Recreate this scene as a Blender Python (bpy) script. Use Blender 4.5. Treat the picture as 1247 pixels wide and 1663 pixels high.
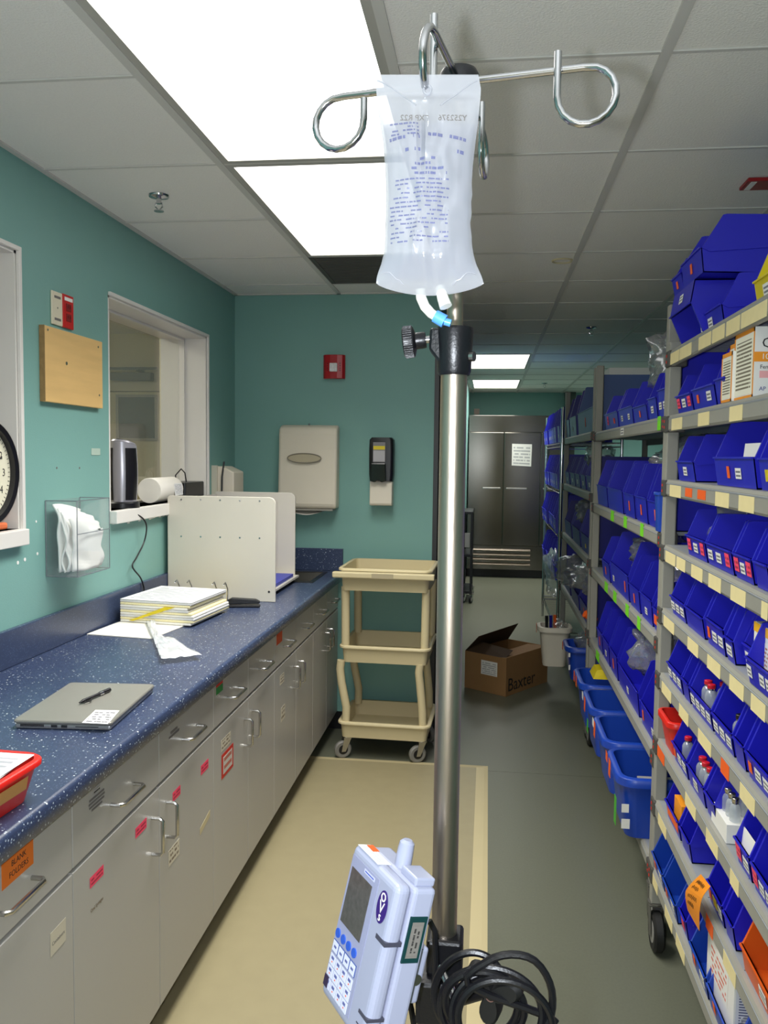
import bpy, math, random
from mathutils import Matrix, Vector, noise
for o in list(bpy.data.objects): bpy.data.objects.remove(o)
SC = bpy.context.scene
COL = SC.collection
PI = math.pi
# ---------------------------------------------------------------- camera
F, YAW, PITCH, ROLL, HC = 1364.05, -.1229, -.0663, .0122, 1.569
FW = Vector((math.sin(YAW)*math.cos(PITCH), math.cos(YAW)*math.cos(PITCH), math.sin(PITCH)))
R0 = Vector((math.cos(YAW), -math.sin(YAW), 0)); U0 = R0.cross(FW)
RV = math.cos(ROLL)*R0 + math.sin(ROLL)*U0
UV = -math.sin(ROLL)*R0 + math.cos(ROLL)*U0
CAM = Vector((0, 0, HC))
cd = bpy.data.cameras.new('camera'); cam = bpy.data.objects.new('camera', cd); COL.objects.link(cam)
m = Matrix((RV, UV, -FW)).transposed().to_4x4(); m.translation = CAM; cam.matrix_world = m
cd.sensor_fit = 'VERTICAL'; cd.sensor_height = 24; cd.lens = 24*F/1663; cd.clip_start = .02; cd.clip_end = 60
SC.camera = cam
def px(x, y, X=None, Y=None, Z=None):
    d = (x-623.5)/F*RV - (y-831.5)/F*UV + FW
    t = X/d.x if X is not None else (Y/d.y if Y is not None else (Z-HC)/d.z)
    return CAM + t*d
def pxx(P):
    d = Vector(P)-CAM
    return 623.5+F*d.dot(RV)/d.dot(FW)
def Yof(x, X, Z):                     # depth at which a point on the line (X, *, Z) shows at column x
    a, b = .7, 12.
    for _ in range(40):
        c = (a+b)/2
        if pxx((X, c, Z)) > x: a = c
        else: b = c
    return a
# ---------------------------------------------------------------- world, lights, exposure
w = bpy.data.worlds.new('world'); SC.world = w; w.use_nodes = True
w.node_tree.nodes['Background'].inputs[0].default_value = (.5, .52, .5, 1)
w.node_tree.nodes['Background'].inputs[1].default_value = .02
vs = SC.view_settings
SC.display_settings.display_device = 'sRGB'
vs.view_transform = 'Standard'; vs.look = 'None'; vs.gamma = 1; vs.use_curve_mapping = False
vs.exposure = 0.6
PANEL = 1.7                             # glow of the fluorescent lenses
LAMP_W, LAMP_SPREAD, LAMP_C = 12., 118, (1., .98, .935)   # tubes behind each prismatic lens, thrown downwards
fl = bpy.data.lights.new('camera_flash', 'POINT'); fl.energy = 43; fl.color = (.86, .92, 1); fl.shadow_soft_size = .014
flo = bpy.data.objects.new('camera_flash', fl); COL.objects.link(flo)
flo.location = CAM - .058*RV + .008*UV + .01*FW
# ---------------------------------------------------------------- helpers
def lin(c):
    return tuple((v/12.92 if v <= .04045 else ((v+.055)/1.055)**2.4) for v in (x/255 for x in c))
MATS = {}
def mat(name, c, rough=.5, metal=0., vary=0., vscale=8., bump=0., bscale=60., spec=.5, stretch=None, alpha=1., coat=0.):
    if name in MATS: return MATS[name]
    M = bpy.data.materials.new(name); M.use_nodes = True; nt = M.node_tree
    b = nt.nodes['Principled BSDF']
    col = (*lin(c), 1)
    b.inputs['Base Color'].default_value = col
    b.inputs['Roughness'].default_value = rough; b.inputs['Metallic'].default_value = metal
    b.inputs['Specular IOR Level'].default_value = spec; b.inputs['Alpha'].default_value = alpha
    b.inputs['Coat Weight'].default_value = coat
    tc = nt.nodes.new('ShaderNodeTexCoord'); src = tc.outputs['Object']
    if stretch:
        mp = nt.nodes.new('ShaderNodeMapping'); mp.inputs['Scale'].default_value = stretch
        nt.links.new(src, mp.inputs[0]); src = mp.outputs[0]
    # every material carries at least a faint procedural variation
    n = nt.nodes.new('ShaderNodeTexNoise'); n.inputs['Scale'].default_value = vscale; n.inputs['Detail'].default_value = 4
    nt.links.new(src, n.inputs['Vector'])
    v = vary if vary else .03
    mx = nt.nodes.new('ShaderNodeMixRGB'); mx.inputs[1].default_value = tuple(x*(1-v) for x in col[:3])+(1,)
    mx.inputs[2].default_value = tuple(min(1, x*(1+v)) for x in col[:3])+(1,)
    nt.links.new(n.outputs['Fac'], mx.inputs[0]); nt.links.new(mx.outputs[0], b.inputs['Base Color'])
    if bump:
        n2 = nt.nodes.new('ShaderNodeTexNoise'); n2.inputs['Scale'].default_value = bscale; n2.inputs['Detail'].default_value = 5
        nt.links.new(src, n2.inputs['Vector'])
        bp = nt.nodes.new('ShaderNodeBump'); bp.inputs['Strength'].default_value = bump; bp.inputs['Distance'].default_value = .004
        nt.links.new(n2.outputs['Fac'], bp.inputs['Height']); nt.links.new(bp.outputs[0], b.inputs['Normal'])
    MATS[name] = M
    return M
def emit(name, c, s):
    M = bpy.data.materials.new(name); M.use_nodes = True; nt = M.node_tree
    b = nt.nodes['Principled BSDF']; b.inputs['Base Color'].default_value = (.8, .8, .8, 1)
    b.inputs['Emission Color'].default_value = (*c, 1); b.inputs['Emission Strength'].default_value = s
    return M
def film(name, c, clear, gloss_rough=.08, transl=.5, gloss=.12):
    """thin plastic film or pane: partly clear, partly milky, with a sheen"""
    M = bpy.data.materials.new(name); M.use_nodes = True; nt = M.node_tree; N = nt.nodes
    N.remove(N['Principled BSDF']); out = N['Material Output']
    col = (*lin(c), 1)
    t = N.new('ShaderNodeBsdfTransparent'); t.inputs[0].default_value = (.97, .98, .98, 1)
    d = N.new('ShaderNodeBsdfDiffuse'); d.inputs[0].default_value = col
    tl = N.new('ShaderNodeBsdfTranslucent'); tl.inputs[0].default_value = col
    g = N.new('ShaderNodeBsdfGlossy'); g.inputs['Roughness'].default_value = gloss_rough; g.inputs[0].default_value = (.95, .96, 1, 1)
    a = N.new('ShaderNodeMixShader'); a.inputs[0].default_value = transl
    b = N.new('ShaderNodeMixShader'); b.inputs[0].default_value = clear
    e = N.new('ShaderNodeMixShader'); lw = N.new('ShaderNodeLayerWeight')      # facing is the same from both sides of the film
    pw = N.new('ShaderNodeMath'); pw.operation = 'POWER'; pw.inputs[1].default_value = 5; nt.links.new(lw.outputs['Facing'], pw.inputs[0])
    ml = N.new('ShaderNodeMath'); ml.operation = 'MULTIPLY_ADD'; ml.inputs[1].default_value = .6; ml.inputs[2].default_value = gloss*.5; ml.use_clamp = True
    nt.links.new(pw.outputs[0], ml.inputs[0])
    nt.links.new(d.outputs[0], a.inputs[1]); nt.links.new(tl.outputs[0], a.inputs[2])
    nt.links.new(a.outputs[0], b.inputs[1]); nt.links.new(t.outputs[0], b.inputs[2])
    nt.links.new(ml.outputs[0], e.inputs[0]); nt.links.new(b.outputs[0], e.inputs[1]); nt.links.new(g.outputs[0], e.inputs[2])
    nt.links.new(e.outputs[0], out.inputs[0])
    return M
def printed(name, c, ink, lines=7., dens=.5, words=7.):
    """paper with lines of small print, in the sheet's own generated coordinates"""
    M = mat(name, c, .6); nt = M.node_tree; N = nt.nodes; b = N['Principled BSDF']
    tc = N.new('ShaderNodeTexCoord'); sp = N.new('ShaderNodeSeparateXYZ'); nt.links.new(tc.outputs['UV'], sp.inputs[0])
    def mth(op, a, bb=None):
        q = N.new('ShaderNodeMath'); q.operation = op
        for i, v in enumerate((a, bb)):
            if v is None: continue
            if isinstance(v, (int, float)): q.inputs[i].default_value = v
            else: nt.links.new(v, q.inputs[i])
        return q.outputs[0]
    row = mth('MULTIPLY', sp.outputs[1], lines)
    on = mth('GREATER_THAN', mth('FRACT', row), .52)
    cb = N.new('ShaderNodeCombineXYZ'); nt.links.new(mth('MULTIPLY', sp.outputs[0], words), cb.inputs[0]); nt.links.new(mth('FLOOR', row), cb.inputs[1])
    wn = N.new('ShaderNodeTexNoise'); wn.inputs['Scale'].default_value = 1.3; nt.links.new(cb.outputs[0], wn.inputs['Vector'])
    word = mth('GREATER_THAN', wn.outputs['Fac'], dens)
    edge = mth('MULTIPLY', mth('LESS_THAN', mth('ABSOLUTE', mth('SUBTRACT', sp.outputs[0], .5)), .42), mth('LESS_THAN', mth('ABSOLUTE', mth('SUBTRACT', sp.outputs[1], .5)), .42))
    f = mth('MULTIPLY', mth('MULTIPLY', on, word), edge)
    mx = N.new('ShaderNodeMixRGB'); mx.inputs[1].default_value = (*lin(c), 1); mx.inputs[2].default_value = (*lin(ink), 1)
    nt.links.new(f, mx.inputs[0]); nt.links.new(mx.outputs[0], b.inputs['Base Color'])
    return M
class MB:
    def __init__(s): s.v = []; s.f = []; s.uv = {}
    def add(s, vs, fs):
        k = len(s.v); s.v += [Vector(p) for p in vs]; s.f += [tuple(i+k for i in f) for f in fs]; return s
    def box(s, x0, x1, y0, y1, z0, z1):
        return s.add([(x, y, z) for z in (z0, z1) for y in (y0, y1) for x in (x0, x1)],
                     [(0, 2, 3, 1), (4, 5, 7, 6), (0, 1, 5, 4), (2, 6, 7, 3), (0, 4, 6, 2), (1, 3, 7, 5)])
    def hexa(s, b, t):                # bottom ring, top ring (4 points each, counter-clockwise from above)
        return s.add(list(b)+list(t), [(3, 2, 1, 0), (4, 5, 6, 7)]+[(i, (i+1) % 4, 4+(i+1) % 4, 4+i) for i in range(4)])
    def prism(s, poly, fn, a, b):     # fn(u, v, h) -> point
        n = len(poly)
        return s.add([fn(u, v, a) for u, v in poly]+[fn(u, v, b) for u, v in poly],
                     [tuple(range(n))[::-1], tuple(range(n, 2*n))]+[(i, (i+1) % n, n+(i+1) % n, n+i) for i in range(n)])
    def tube(s, pts, r, n=8, closed=False, cap=True):
        pts = [Vector(p) for p in pts]; N = len(pts); rs = r if isinstance(r, (list, tuple)) else [r]*N
        vs = []; up = None
        for i, p in enumerate(pts):
            a = pts[(i-1) % N] if (closed or i > 0) else p; b = pts[(i+1) % N] if (closed or i < N-1) else p
            t = (b-a).normalized()
            if up is None: up = t.orthogonal().normalized()
            up = (up - t*up.dot(t))
            up = up.normalized() if up.length > 1e-6 else t.orthogonal().normalized()
            q = t.cross(up)
            vs += [p+rs[i]*(math.cos(2*PI*k/n)*up+math.sin(2*PI*k/n)*q) for k in range(n)]
        fs = []
        for i in range(N if closed else N-1):
            j = (i+1) % N
            fs += [(i*n+k, i*n+(k+1) % n, j*n+(k+1) % n, j*n+k) for k in range(n)]
        if cap and not closed: fs += [tuple(range(n))[::-1], tuple(range((N-1)*n, N*n))]
        return s.add(vs, fs)
    def cyl(s, p, q, r, n=20): return s.tube([p, q], r, n)
    def lathe(s, prof, n=24, M=None):
        vs = []; fs = []; M = M or Matrix()
        for r, z in prof: vs += [M @ Vector((r*math.cos(2*PI*k/n), r*math.sin(2*PI*k/n), z)) for k in range(n)]
        for i in range(len(prof)-1): fs += [(i*n+k, i*n+(k+1) % n, (i+1)*n+(k+1) % n, (i+1)*n+k) for k in range(n)]
        fs += [tuple(range(n))[::-1], tuple(range((len(prof)-1)*n, len(prof)*n))]
        return s.add(vs, fs)
    def rings(s, rr, cap0=True, cap1=True):
        n = len(rr[0]); vs = [p for r in rr for p in r]; fs = []
        for i in range(len(rr)-1): fs += [(i*n+k, i*n+(k+1) % n, (i+1)*n+(k+1) % n, (i+1)*n+k) for k in range(n)]
        if cap0: fs.append(tuple(range(n))[::-1])
        if cap1: fs.append(tuple(range((len(rr)-1)*n, len(rr)*n)))
        return s.add(vs, fs)
    def quad(s, a, b, c, d, th=.0006):   # a sheet with a little thickness, a-b-c-d counter-clockwise seen from its front
        a, b, c, d = map(Vector, (a, b, c, d)); n = (b-a).cross(d-a).normalized()*th
        k = len(s.f)
        s.add([a, b, c, d, a+n, b+n, c+n, d+n], [(3, 2, 1, 0), (4, 5, 6, 7), (0, 1, 5, 4), (1, 2, 6, 5), (2, 3, 7, 6), (3, 0, 4, 7)])
        s.uv[k+1] = [(0, 0), (1, 0), (1, 1), (0, 1)]
        return s
    def grid(s, fn, nu, nv):
        vs = [fn(i/nu, j/nv) for j in range(nv+1) for i in range(nu+1)]; w_ = nu+1
        return s.add(vs, [(j*w_+i, j*w_+i+1, (j+1)*w_+i+1, (j+1)*w_+i) for j in range(nv) for i in range(nu)])
    def xf(s, M): s.v = [M @ p for p in s.v]; return s
    def mesh(s, name, m, smooth=False):
        me = bpy.data.meshes.new(name); me.from_pydata([tuple(p) for p in s.v], [], s.f)
        if s.uv:
            ul = me.uv_layers.new(name='UVMap')
            for fi, uv in s.uv.items():
                pl = me.polygons[fi]
                for k, li in enumerate(pl.loop_indices): ul.data[li].uv = uv[k]
        me.materials.append(m)
        if smooth:
            me.shade_smooth() if hasattr(me, 'shade_smooth') else None
            try: me.set_sharp_from_angle(angle=math.radians(smooth if smooth is not True else 40))
            except Exception: pass
        me.update(); return me
    def build(s, name, m, parent=None, smooth=False, bevel=0., seg=2, world=True):
        if parent is not None and world:
            s.xf(chain(parent).inverted())
        return link(name, s.mesh(name, m, smooth), parent, bevel, seg)
def chain(o):
    M = o.matrix_basis.copy()
    while o.parent: o = o.parent; M = o.matrix_basis @ M
    return M
def link(name, me, parent=None, bevel=0., seg=2):
    o = bpy.data.objects.new(name, me); COL.objects.link(o)
    if parent is not None: o.parent = parent
    if bevel:
        b = o.modifiers.new('bevel', 'BEVEL'); b.width = bevel; b.segments = seg; b.limit_method = 'ANGLE'; b.angle_limit = math.radians(40)
        b.harden_normals = False
    return o
def tag(o, label, cat, group=None, kind=None):
    o['label'] = label; o['category'] = cat
    if group: o['group'] = group
    if kind: o['kind'] = kind
    return o
def thing(name, label, cat, loc=(0, 0, 0), rz=0., group=None):
    o = bpy.data.objects.new(name, None); COL.objects.link(o); o.location = loc; o.rotation_euler = (0, 0, rz); o.empty_display_size = .05
    return tag(o, label, cat, group)
def struct(o): o['kind'] = 'structure'; return o
def text(s, name, m, parent, org, xd, yd, size, align='LEFT', mirror=False):
    """flat lettering in the plane of xd, yd with its origin (baseline) at org"""
    c = bpy.data.curves.new(name, 'FONT'); c.body = s; c.size = size; c.align_x = align; c.resolution_u = 2; c.extrude = .00015
    o = bpy.data.objects.new(name, c); COL.objects.link(o)
    dg = bpy.context.evaluated_depsgraph_get(); dg.update()
    me = bpy.data.meshes.new_from_object(o.evaluated_get(dg)); bpy.data.objects.remove(o)
    xd = Vector(xd).normalized(); yd = Vector(yd).normalized(); zd = xd.cross(yd)
    M = Matrix((xd*(-1 if mirror else 1), yd, zd)).transposed().to_4x4(); M.translation = Vector(org)
    if parent is not None: M = chain(parent).inverted() @ M
    me.transform(M); me.materials.clear(); me.materials.append(m); me.name = name
    return link(name, me, parent)
def rrect(w, d, r, n=5):               # rounded rectangle ring, centred, counter-clockwise
    out = []
    for cx, cy, a0 in ((w/2-r, d/2-r, 0), (-w/2+r, d/2-r, PI/2), (-w/2+r, -d/2+r, PI), (w/2-r, -d/2+r, 1.5*PI)):
        out += [(cx+r*math.cos(a0+PI/2*k/n), cy+r*math.sin(a0+PI/2*k/n)) for k in range(n+1)]
    return out
def tub(w, d, h, taper=.03, r=.03, t=.004, rim=.012, rimh=.012):
    """open tub standing on z = 0: outer wall, rolled rim, inner wall, floor"""
    def ring(ww, dd, rr, z): return [Vector((x, y, z)) for x, y in rrect(ww, dd, max(rr, .004))]
    T = taper*2
    rr = [ring(w-T, d-T, r*.8, 0), ring(w, d, r, h-rimh), ring(w+2*rim, d+2*rim, r+rim, h-rimh), ring(w+2*rim, d+2*rim, r+rim, h-.003),
          ring(w+2*rim-.006, d+2*rim-.006, r+rim, h), ring(w-2*t, d-2*t, r-t, h), ring(w-T-2*t, d-T-2*t, r*.8, t)]
    return MB().rings(rr)
def crumple(name, m, size, loc, seed, rz=0., amp=.35, parent=None, tilt=0.):
    """loosely folded plastic bag: a dented, creased pillow"""
    import bmesh
    bm = bmesh.new(); bmesh.ops.create_icosphere(bm, subdivisions=4, radius=1)
    off = Vector((seed*3.1, seed*1.7, seed*.9))
    for v in bm.verts:
        p = v.co.copy()
        n = noise.noise(p*1.6+off)*.6+abs(noise.noise(p*3.4+off))*.8+abs(noise.noise(p*7+off))*.35
        q = p*(1-amp+amp*1.6*n)
        sq = Vector((math.copysign(abs(q.x)**.75, q.x), math.copysign(abs(q.y)**.75, q.y), math.copysign(abs(q.z)**.9, q.z)))
        v.co = sq
    zs = [v.co.z for v in bm.verts]; zmin = min(zs)
    for v in bm.verts: v.co = Vector((v.co.x*size[0]/2, v.co.y*size[1]/2, (v.co.z-zmin)*size[2]/2))
    me = bpy.data.meshes.new(name); bm.to_mesh(me); bm.free(); me.materials.append(m); me.shade_smooth()
    o = link(name, me, parent); o.location = loc; o.rotation_euler = (tilt, 0, rz)
    return o
def smooth(pts, n=6):                 # Catmull-Rom through the points
    P_ = [pts[0]]+list(pts)+[pts[-1]]; out = []
    for i in range(1, len(P_)-2):
        a, b, c, d = P_[i-1:i+3]
        for k in range(n):
            t = k/n
            out.append(.5*((2*b)+(c-a)*t+(2*a-5*b+4*c-d)*t*t+(3*b-a-3*c+d)*t**3))
    return out+[pts[-1]]
# ---------------------------------------------------------------- materials
TEAL = mat('teal_paint', (122, 168, 160), .55, vary=.06, vscale=3, bump=.12, bscale=220)
CREAM = mat('cream_paint', (214, 206, 172), .6, vary=.04)
WHITEP = mat('white_paint', (225, 222, 216), .4, vary=.03)
TILE = mat('ceiling_tile', (238, 236, 230), .9, vary=.05, vscale=150, bump=.5, bscale=180)
TEE = mat('tee_metal', (206, 204, 198), .5, vary=.03)
FRAMEG = mat('troffer_frame', (176, 174, 166), .45)
LENS = emit('lens_glow', (1., .98, .935), PANEL)
FLOORM = mat('green_grey_vinyl', (99, 101, 86), .34, vary=.14, vscale=120)
TAN = mat('tan_vinyl', (152, 142, 110), .36, vary=.07, vscale=14)
TANB = mat('tan_edging', (196, 183, 142), .4, vary=.04)
CAB = mat('cabinet_laminate', (178, 175, 168), .34, vary=.02, vscale=5)
CABE = mat('cabinet_edge', (206, 201, 190), .4)
BLACK = mat('black_plastic', (18, 18, 22), .35, vary=.2, bump=.1, bscale=300)
RUBBER = mat('black_rubber', (22, 22, 22), .55, vary=.1)
CHROME = mat('chrome', (205, 205, 208), .14, 1., vary=.03)
STEEL = mat('brushed_steel', (188, 175, 160), .36, 1., vary=.12, vscale=30, stretch=(6, 6, .6), bump=.04, bscale=120)
SATIN = mat('satin_pull', (198, 196, 192), .25, 1., vary=.03)
FRIDGE = mat('fridge_steel', (122, 119, 112), .2, 1., vary=.1, vscale=14, stretch=(.6, 1, 8))
CREAMPL = mat('beige_plastic', (204, 190, 150), .5, vary=.03)
BEIGEW = mat('off_white_plastic', (218, 210, 192), .45, vary=.03)
BLUE = mat('blue_bin_plastic', (28, 28, 184), .36, vary=.08, vscale=5)
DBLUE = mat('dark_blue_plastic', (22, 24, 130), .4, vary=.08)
SBLUE = mat('slate_blue_plastic', (70, 96, 150), .45, vary=.06)
TUBB = mat('royal_blue_tub', (26, 66, 170), .32, vary=.06)
REDP = mat('red_plastic', (214, 34, 24), .35, vary=.06)
ORP = mat('orange_plastic', (214, 88, 24), .4, vary=.06)
YEP = mat('yellow_plastic', (218, 196, 20), .4, vary=.05)
RACK = mat('grey_rack_plastic', (150, 148, 138), .5, vary=.05, vscale=20)
RACKD = mat('dark_grey_connector', (72, 70, 66), .55, vary=.06)
RACKT = mat('blue_grey_shelf', (142, 146, 150), .5, vary=.05, vscale=20)
TAPE = mat('tan_tape', (232, 216, 160), .6, vary=.06, vscale=40)
GREENT = mat('green_tag', (120, 220, 30), .6)
ORT = mat('orange_sticker', (240, 96, 20), .6, vary=.05)
PINK = mat('pink_sticker', (250, 60, 110), .6, vary=.04)
REDS = mat('red_sticker', (206, 40, 24), .5)
WHITES = mat('white_sticker', (238, 236, 230), .6)
LABELP = printed('printed_label', (236, 234, 228), (120, 120, 126), 2.7, .34, 2.2)
PINKP = printed('pink_printed_label', (250, 70, 104), (176, 40, 66), 2.7, .4, 2.2)
PAPERP = printed('printed_page', (240, 240, 238), (164, 166, 172), 15., .4, 5.)
NOTICE = printed('notice_print', (232, 230, 224), (176, 176, 176), 7., .4, 5.)
PAPER = mat('paper', (238, 234, 224), .7, vary=.03)
INK = mat('black_ink', (24, 22, 24), .6)
GINK = mat('grey_ink', (112, 108, 104), .6)
BINK = mat('blue_ink', (98, 104, 160), .6)
CARD = mat('cardboard', (150, 112, 70), .8, vary=.08, vscale=12)
WOOD = mat('birch_plywood', (222, 184, 120), .5, vary=.16, vscale=3.2, stretch=(1, 1, 9))
PLYE = mat('plywood_edge', (150, 118, 74), .7, vary=.3, vscale=60)
GLASSM = film('window_glass', (230, 235, 230), .93, .02, .5, .08)
ACRYL = film('clear_acrylic', (210, 212, 214), .93, .03, .5, .06)
ACRE = mat('acrylic_edge', (110, 116, 122), .2)
BAGF = film('clear_poly_bag', (214, 214, 210), .74, .16, .5, .30)
IVF = film('iv_bag_film', (206, 207, 212), .42, .16, .4, .16)
VIAL = film('clear_vial_glass', (226, 232, 236), .6, .06, .5, .2)
FOIL = mat('silver_cap', (200, 196, 188), .25, 1.)
REDC = mat('red_vial_cap', (206, 28, 48), .35)
PINKC = mat('pink_vial_cap', (240, 160, 150), .4)
def countermat():
    M = mat('speckled_navy_laminate', (54, 65, 92), .3, vary=.18, vscale=2.2); nt = M.node_tree; N = nt.nodes; b = N['Principled BSDF']
    tc = N.new('ShaderNodeTexCoord'); base = b.inputs['Base Color'].links[0].from_socket
    for sc, th, pick, c in ((120, .24, .72, (168, 180, 192)), (240, .27, .6, (96, 112, 144)), (80, .19, .86, (214, 220, 222))):
        v = N.new('ShaderNodeTexVoronoi'); v.inputs['Scale'].default_value = sc; nt.links.new(tc.outputs['Object'], v.inputs['Vector'])
        lt = N.new('ShaderNodeMath'); lt.operation = 'LESS_THAN'; lt.inputs[1].default_value = th; nt.links.new(v.outputs['Distance'], lt.inputs[0])
        sp = N.new('ShaderNodeSeparateColor'); nt.links.new(v.outputs['Color'], sp.inputs[0])
        gt = N.new('ShaderNodeMath'); gt.operation = 'GREATER_THAN'; gt.inputs[1].default_value = pick; nt.links.new(sp.outputs[0], gt.inputs[0])
        mu = N.new('ShaderNodeMath'); mu.operation = 'MULTIPLY'; nt.links.new(lt.outputs[0], mu.inputs[0]); nt.links.new(gt.outputs[0], mu.inputs[1])
        mx = N.new('ShaderNodeMixRGB'); mx.inputs[2].default_value = (*lin(c), 1); nt.links.new(mu.outputs[0], mx.inputs[0]); nt.links.new(base, mx.inputs[1]); base = mx.outputs[0]
    nt.links.new(base, b.inputs['Base Color'])
    return M
COUNTER = countermat()
# ---------------------------------------------------------------- the room
ZC, XW, YB, YF, XR, Y0 = 2.472, -1.446, 4.69, 11.85, 2.62, -2.6
XE = -.275                                             # free end of the back wall
G, XA, YA = .6096, -.847, 1.986
fl_ = struct(MB().box(-3.7, XR+.2, Y0-.2, YF+.3, -.12, -.004).build('floor', mat('subfloor', (70, 70, 62), .8)))
def fpart(name, x0, x1, y0, y1, m, z=0.): return MB().box(x0, x1, y0, y1, -.004, z).build(name, m, fl_)
SEAM = 4.155
fpart('vinyl_sheet', XW, XR, Y0, SEAM-.0015, FLOORM); fpart('vinyl_sheet', XW, XR, SEAM+.0015, YF, FLOORM)
fpart('vinyl_sheet', -3.6, XW-.25, Y0, 6.3, TAN)
# tan mat of the work aisle with its bevelled light edging
t = thing('floor_mat', 'tan vinyl floor mat with a pale edging strip beside the counter', 'floor mat', (-.4, 2.6, 0))
MB().box(-.90, -.03, -1.2, 4.17, .0005, .008).build('mat_sheet', TAN, t)
MB().hexa([(-.03, -1.2, .0005), (.028, -1.2, .0005), (.028, 4.22, .0005), (-.03, 4.17, .0005)], [(-.03, -1.2, .0085), (.01, -1.2, .004), (.01, 4.2, .004), (-.03, 4.17, .0085)]).build('edging', TANB, t)
MB().hexa([(-.90, 4.17, .0005), (-.03, 4.17, .0005), (.028, 4.22, .0005), (-.90, 4.22, .0005)], [(-.90, 4.17, .0085), (-.03, 4.17, .0085), (.01, 4.2, .004), (-.90, 4.2, .004)]).build('edging', TANB, t)
# left wall with its two window openings
W1 = (1.30, 2.455, 1.33, 2.185); W2 = (3.078, 4.205, 1.345, 2.17); TH = .24
b = MB()
def wseg(y0, y1, z0, z1): b.box(XW-TH, XW, y0, y1, z0, z1)
wseg(Y0, W1[0], 0, ZC); wseg(W1[1], W2[0], 0, ZC); wseg(W2[1], YB+.15, 0, ZC)
for y0, y1, z0, z1 in (W1, W2): wseg(y0, y1, 0, z0); wseg(y0, y1, z1, ZC)
wl = struct(b.build('wall_left', TEAL))
struct(MB().box(XW, XE, YB, YB+.14, 0, ZC).build('wall_back', TEAL))
struct(MB().box(XE-.14, XE, YB+.14, YF, 0, ZC).build('wall_passage', TEAL))
struct(MB().box(XE-.004, XE+.006, YB-.006, YB+.05, 0, 2.2).box(XE-.03, XE+.006, YB-.006, YB, 0, 2.2).build('trim_1', mat('dark_corner_guard', (44, 44, 46), .4)))
struct(MB().box(-3.7, XR+.2, YF, YF+.15, 0, ZC).build('wall_far', TEAL))
struct(MB().box(XR, XR+.15, Y0, YF, 0, ZC).build('wall_right', TEAL))
struct(MB().box(-3.7, XR+.15, Y0-.15, Y0, 0, ZC).build('wall_rear', CREAM))
for x0, x1, y in ((XW, XE, YB-.012),): struct(MB().box(x0, x1, y, YB-.0005, 0, .1).build('baseboard_back', BLACK))
struct(MB().box(XE+.0005, XE+.012, YB+.14, YF-.8, 0, .1).build('baseboard_passage', BLACK))
struct(MB().box(1.02, 1.16, YF-.12, YF-.001, 0, ZC).build('trim_2', mat('dark_pilaster', (66, 74, 70), .6)))
# windows: white reveal, sash, glass, sill
def window(name, y0, y1, z0, z1, xg, sill):
    t = thing(name, '', '', (XW, (y0+y1)/2, z0)); del t['label']; del t['category']; struct(t)
    b = MB(); e = .012
    for a in ((XW-TH, XW-.0005, y0, y0+.012, z0, z1), (XW-TH, XW-.0005, y1-.012, y1, z0, z1), (XW-TH, XW-.0005, y0, y1, z1-.012, z1)): b.box(*a)
    b.build('reveal_lining', WHITEP, t)
    b = MB()                                    # casing on the room side
    for a in ((y1-.004, y1+.012, z0-.01, z1+.01), (y0, y1, z1-.004, z1+.01)): b.box(XW+.0005, XW+.012, *a)
    b.build('casing', WHITEP, t, bevel=.002)
    b = MB()
    for a in ((y0+.012, y0+.012+e, z0, z1-.012), (y1-.012-e, y1-.012, z0, z1-.012), (y0+.012, y1-.012, z0, z0+e), (y0+.012, y1-.012, z1-.012-e, z1-.012)): b.box(xg-.02, xg+.02, *a)
    b.build('sash', WHITEP, t, bevel=.002)
    MB().box(xg-.003, xg+.003, y0+.05, y1-.05, z0+.04, z1-.05).build('pane', GLASSM, t)
    bs = MB().box(XW-TH, XW+.03, y0-.0, y1, z0-.05, z0)
    bs.build('sill', WHITEP, t, bevel=.003)
    return t
window('window_1', *W1, XW-.13, 1); win2 = window('window_2', *W2, XW-.13, 1)
# ragged paint edge under the sill of the second window
rnd = random.Random(5); b = MB()
ys = [W2[0]+.02+i*.022 for i in range(34)]
for ya, yb in zip(ys, ys[1:]): b.box(XW+.0008, XW+.003, ya, yb, 1.284+.012*rnd.random(), 1.297)
b.build('paint_edge', WHITEP, win2)
# room beyond the windows
for nm, a in (('wall_annex_west', (-3.75, -3.6, Y0, 6.4)), ('wall_annex_end', (-3.6, XW-TH, 6.15, 6.3)), ('wall_annex_start', (-3.6, XW-TH, -.2, -.1))):
    struct(MB().box(*a, 0, ZC).build(nm, CREAM))
struct(MB().box(XW-TH-.012, XW-TH-.001, -.1, W1[0], 0, ZC).box(XW-TH-.012, XW-TH-.001, W1[1], W2[0], 0, ZC).box(XW-TH-.012, XW-TH-.001, W2[1], 6.15, 0, ZC).build('wall_annex_east', CREAM))
struct(MB().box(-3.75, XW-TH, -.2, 6.3, ZC, ZC+.1).build('ceiling_annex', TILE))
YD = 6.15                                                # door with closer in the annex end wall
dt = thing('door_1', '', '', (-2.5, YD, 0)); del dt['label']; del dt['category']; struct(dt)
p0 = px(193, 645, Y=YD-.05); p1 = px(252, 712, Y=YD-.05)
DX0, DX1 = p0.x-.22, p1.x+.16
MB().box(DX0, DX1, YD-.05, YD-.005, .01, 2.03).build('door_leaf', mat('annex_door', (206, 198, 166), .4), dt, bevel=.003)
MB().box(DX0-.07, DX0-.002, YD-.07, YD-.001, 0, 2.1).box(DX1+.002, DX1+.07, YD-.07, YD-.001, 0, 2.1).box(DX0-.07, DX1+.07, YD-.07, YD-.001, 2.035, 2.1).build('door_frame', mat('annex_frame', (196, 190, 168), .4), dt)
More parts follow.
